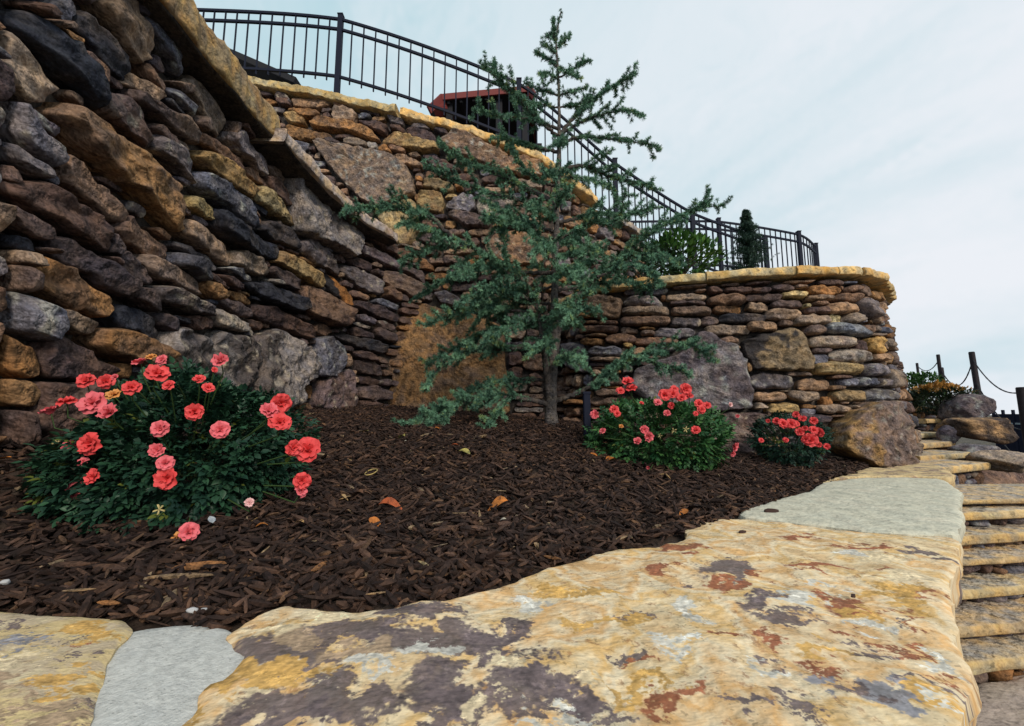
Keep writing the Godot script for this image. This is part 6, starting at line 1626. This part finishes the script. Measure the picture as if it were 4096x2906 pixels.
func _ready() -> void:
	rnd.seed = 20240
	coarse = noise(0.55, FastNoiseLite.TYPE_SIMPLEX_SMOOTH, 3, 5); fine = noise(0.8, FastNoiseLite.TYPE_SIMPLEX_SMOOTH, 4, 17)
	geo = noise(0.8, FastNoiseLite.TYPE_SIMPLEX_SMOOTH, 2, 29)
	# camera
	var cam := Camera3D.new()
	cam.name = "camera"; add_child(cam)
	cam.position = Vector3(0, 0.36, 0); cam.rotation_degrees = Vector3(6.78, 0, 0)
	cam.fov = 81.03; cam.near = 0.02; cam.far = 900.0; cam.current = true
	# sky and light: bright thin overcast, a soft sun high behind the right shoulder
	var env := Environment.new()
	env.background_mode = Environment.BG_SKY
	env.sky = Sky.new()
	var sm := PanoramaSkyMaterial.new()
	sm.panorama = ImageTexture.create_from_image(sky_panorama())
	env.sky.sky_material = sm
	env.tonemap_mode = Environment.TONE_MAPPER_LINEAR
	env.tonemap_exposure = 1.5
	env.sdfgi_enabled = true; env.ssao_enabled = true; env.ssil_enabled = true
	var we := WorldEnvironment.new()
	we.name = "world_environment"; we.environment = env; add_child(we)
	var sun := DirectionalLight3D.new()
	sun.name = "sun"; add_child(sun)
	sun.light_energy = 0.5; sun.light_angular_distance = 14.0; sun.light_color = Color(1.0, 0.95, 0.87); sun.shadow_enabled = true
	sun.look_at_from_position(Vector3(0.36, 0.52, 0.77), Vector3.ZERO, Vector3.UP)
	make_materials()
	M.slab_bump = bump(0.05, 1024, 9.0, 23)
	# structure
	var wl := Wall.new(PLAN_LEFT, 0.03); var wb := Wall.new(PLAN_BACK, 0.14); var wr := Wall.new(PLAN_RIGHT, 0.1)
	build_terrain(wl, wb, wr)
	var left := build_wall("stone_wall", "dark tall dry stone wall curving along the left, with dipping long stones", wl, STONES_LEFT, FILLERS_LEFT, func(_u): return 2.17, 0.2, 4.42, -0.1, 0.08)
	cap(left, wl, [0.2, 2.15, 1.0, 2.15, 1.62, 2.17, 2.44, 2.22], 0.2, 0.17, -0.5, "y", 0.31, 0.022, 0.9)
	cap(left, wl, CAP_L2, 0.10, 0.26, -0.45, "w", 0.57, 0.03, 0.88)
	var back := build_wall("stone_wall", "tallest stone wall at the back behind the cedar, carrying the fence", wb, STONES_BACK, FILLERS_BACK, top_back, 0.0, 6.5, -0.2, 0.12)
	cap(back, wb, [0.0, 4.48, CAP_B1[0], CAP_B1[1], CAP_B1[2], CAP_B1[3], CAP_B1[4], CAP_B1[5]], 0.11, 0.13, -0.45, "Y", 0.11)
	cap(back, wb, CAP_B2, 0.11, 0.13, -0.45, "Y", 0.23)
	cap(back, wb, CAP_B3, 0.11, 0.13, -0.45, "Y", 0.71)
	cap(back, wb, CAP_B4, 0.10, 0.13, -0.45, "w", 0.83)
	var right := build_wall("stone_wall", "lower rounded stone wall on the right with pale flat courses and golden coping", wr, STONES_RIGHT, FILLERS_RIGHT, func(_u): return 1.46, 0.1, 5.0, -0.75, 0.42)
	var cuts := [0.25, 1.52, 1.93, 2.62, 2.98, 3.24, 3.66, 4.25, 4.95]
	for i in cuts.size() - 1:
		var dv := rnd.randf_range(-0.010, 0.010) + (0.014 if i > 1 else 0.0)
		cap(right, wr, [cuts[i] + 0.002, 1.46 + dv, cuts[i + 1] - 0.002, 1.46 + dv + rnd.randf_range(-0.005, 0.008)], 0.072, 0.11, -0.40, "Y", rnd.randf(), 0.028)
	build_low_wall()
	build_steps()
	build_mulch()
	# objects
	build_buildings()
	build_fence("black metal fence descending along the top of the back wall", FENCE_NEAR, 1, [18, 16, 13, 13, 12], 1.12)
	build_fence("farther level black metal fence behind the conifer, with a corner at its right end", FENCE_FAR, 0, [15, 15, 7], 1.3)
	build_cedar()
	build_roses()
	build_shrub("leafy_shrub", SHRUB + Vector3(0, -0.1, 0), Vector3(.38, .21, .28), 1500, 0.056, Vector3(.02, .07, .02), Vector3(.09, .20, .04), null, "bright green leafy shrub above the golden coping beside the conifer", 0.8)
	build_shrub("leafy_shrub", SHRUB_LOW + Vector3(0, -0.1, 0), Vector3(.36, .15, .25), 800, 0.06, Vector3(.012, .03, .02), Vector3(.03, .07, .035), null, "dark low shrub above the coping, half hidden by cedar branches", 0.3)
	build_conifer(CONIFER + Vector3(0, -0.06, 0), 0.74, 0.32, "small dark cone-shaped conifer above the coping before the fence")
	build_shrub("leafy_shrub", SHRUB_GREEN + Vector3(0, -0.05, 0), Vector3(.24, .21, .22), 2200, 0.042, Vector3(.025, .07, .02), Vector3(.07, .16, .04), null, "rounded green shrub at the top of the steps on the right")
	build_shrub("leafy_shrub", SHRUB_ORANGE + Vector3(0, -0.06, 0), Vector3(.30, .165, .26), 2600, 0.042, Vector3(.015, .03, .02), Vector3(.04, .06, .03), Vector3(.5, .24, .06), "clipped shrub with orange new leaves on top, above the boulders", 0.6)
	build_rope_posts()
	var labels := ["top boulder of the stack beside the upper steps, lichen spotted", "long overhanging boulder in the middle of the stack beside the steps", "lowest grey boulder under the overhanging one beside the steps", "flat pinkish boulder at the right edge beside the steps", "small round boulder left of the overhanging one"]
	var rocks := [[ROCK_A, Vector3(.23, .17, .22), "D"], [ROCK_B, Vector3(.31, .14, .24), "X"], [ROCK_C, Vector3(.18, .11, .18), "D"], [ROCK_D, Vector3(.26, .085, .2), "w"], [ROCK_E, Vector3(.07, .10, .09), "p"]]
	for i in rocks.size():
		var o := boulder(self, "boulder", rocks[i][0], rocks[i][1], rocks[i][2], 0.2 + i * 0.17, 0.2 * i - 0.2)
		tag(o, labels[i], "boulder", "boulders beside the steps")
	var plinth := boulder(self, "boulder", ROCK_C + Vector3(0.25, -0.35, -0.3), Vector3(.75, .38, .5), "b", 0.9, 0.3)
	tag(plinth, "broad brown rock footing under the stack of boulders", "boulder", "boulders beside the steps")
	# black screen fence behind the boulders
	var sc := thing("screen_fence", SCREEN_A + Vector3(0, -1.2, 0), "black screened fence with thin rails at the far right behind the boulders", "fence")
	var e := SCREEN_B - SCREEN_A
	var dir := e.normalized()
	var bs := Basis(dir, Vector3.UP, dir.cross(Vector3.UP))
	part(sc, "screen", commit(box(e * 0.5 + Vector3(0, 0.6, 0), Vector3(e.length() * 0.5, 0.6, 0.006), Color.WHITE, bs)), M.metal)
	part(sc, "rail", commit(box(e * 0.5 + Vector3(0, 1.06, 0.02), Vector3(e.length() * 0.5, 0.012, 0.012), Color.WHITE, bs)), material(0.4, Vector3(.25, .3, .33)))
	for i in 5: part(sc, "post", commit(box(e * (i / 4.0) + Vector3(0, 0.63, 0.02), Vector3(0.014, 0.63, 0.014))), M.metal)
	# short black post by the middle rose bush
	var stake := thing("garden_post", Vector3(STAKE.x, ground_y(STAKE.x, STAKE.z) - 0.03, STAKE.z), "short black post standing in the mulch between cedar and middle rose bush", "post")
	part(stake, "shaft", commit(box(Vector3(0, 0.16, 0), Vector3(0.022, 0.16, 0.018), Color.WHITE, Basis.IDENTITY, 0.3)), M.metal)
	part(stake, "cap", commit(box(Vector3(0, 0.325, 0), Vector3(0.024, 0.008, 0.02))), M.metal)
	build_litter()

func build_low_wall() -> void:
	var t := thing("low_wall", Vector3(0.6, -0.9, -0.9), "low wall topped with broad mottled sandstone slabs along the front of the bed", "low wall")
	var big := [Vector3(.62, .44, .24), Vector3(.74, .60, .39), Vector3(.68, .44, .18), Vector3(.76, .64, .45), Vector3(.66, .40, .17), Vector3(.75, .61, .41), Vector3(.60, .38, .18)]
	slab(t, "slab", SLAB_BIG, 0.11, func(lo, hi): return slab_material(slab_texture(lo, hi, Vector2i(1280, 760), big, STAINS_BIG, 201)), 0.010, 1, 0.0, 0.009, 0.007, 0.022)
	slab(t, "slab", SLAB_LEFT, 0.10, func(lo, hi): return slab_material(slab_texture(lo, hi, Vector2i(640, 512), [Vector3(.55, .42, .24), Vector3(.64, .50, .26), Vector3(.50, .40, .28), Vector3(.62, .52, .34)], STAINS_LEFT, 301, 0.4)), 0.006, 2, 0.0, 0.005, 0.004)
	slab(t, "slab", SLAB_PALE, 0.09, func(lo, hi): return slab_material(slab_texture(lo, hi, Vector2i(640, 512), [Vector3(.50, .49, .40), Vector3(.58, .55, .44), Vector3(.52, .51, .42), Vector3(.60, .56, .45)], [], 401, 0.0)), 0.006, 3, 0.0, 0.008, 0.003)
	slab(t, "slab", SLAB_FAR, 0.09, func(lo, hi): return slab_material(slab_texture(lo, hi, Vector2i(384, 384), [Vector3(.60, .44, .22), Vector3(.24, .17, .14), Vector3(.64, .50, .28), Vector3(.62, .46, .24), Vector3(.30, .20, .15)], [], 501, 0.6)), 0.010, 4, 0.0, 0.008, 0.006)
	slab(t, "mortar_joint", SLAB_MORTAR, 0.08, func(lo, hi): return slab_material(slab_texture(lo, hi, Vector2i(384, 512), [Vector3(.46, .465, .45), Vector3(.56, .56, .535), Vector3(.50, .505, .49)], [], 601, 0.0)), 0.004, 5, -0.010, 0.004, 0.002)
	# masonry under the slabs
	var body := PackedVector2Array([Vector2(-1.45, 0.5), Vector2(-1.4, 0.98), Vector2(-0.4, 0.95), Vector2(0.2, 1.0), Vector2(0.9, 1.35), Vector2(1.6, 2.05), Vector2(2.3, 2.85), Vector2(2.41, 2.77), Vector2(2.06, 2.35), Vector2(1.11, 1.45), Vector2(0.66, 0.96), Vector2(0.28, 0.66)])
	var a := blank()
	var n := body.size()
	for y in [-0.095, -0.95]:
		for p in body: a[0].append(Vector3(p.x, y, -p.y) - t.position); a[1].append(Color.WHITE)
	grid_faces(a[2], 0, 2, n, true)
	part(t, "masonry", commit(a), M.core)
	# face stones on the side towards the steps
	var w := Wall.new([310, 640, 690, 930, 1140, 1420, 1620, 1880, 2090, 2320, 2440, 2750], 0.0)
	var v := -0.92
	while v < -0.13:
		var h := minf(rnd.randf_range(0.06, 0.12), -0.105 - v)
		var u := 0.02
		while u < w.us[5] - 0.05:
			var l := minf(rnd.randf_range(0.12, 0.34), w.us[5] - u)
			var p := PackedVector2Array()
			for k in [[0.04, 0.1], [0.2, 0.02], [0.8, 0.03], [0.97, 0.12], [0.98, 0.85], [0.85, 0.97], [0.15, 0.96], [0.02, 0.8]]: p.append(Vector2(u + k[0] * l, v + k[1] * h))
			var st := stone(w, p, ["t", "b", "d", "g", "o", "t"][rnd.randi_range(0, 5)], rnd.randf_range(0.02, 0.05), rnd.randf(), 0.3, 0.004)
			part(t, "stone", commit(st[0]), M.stone, st[1] - t.position)
			u += l
		v += h
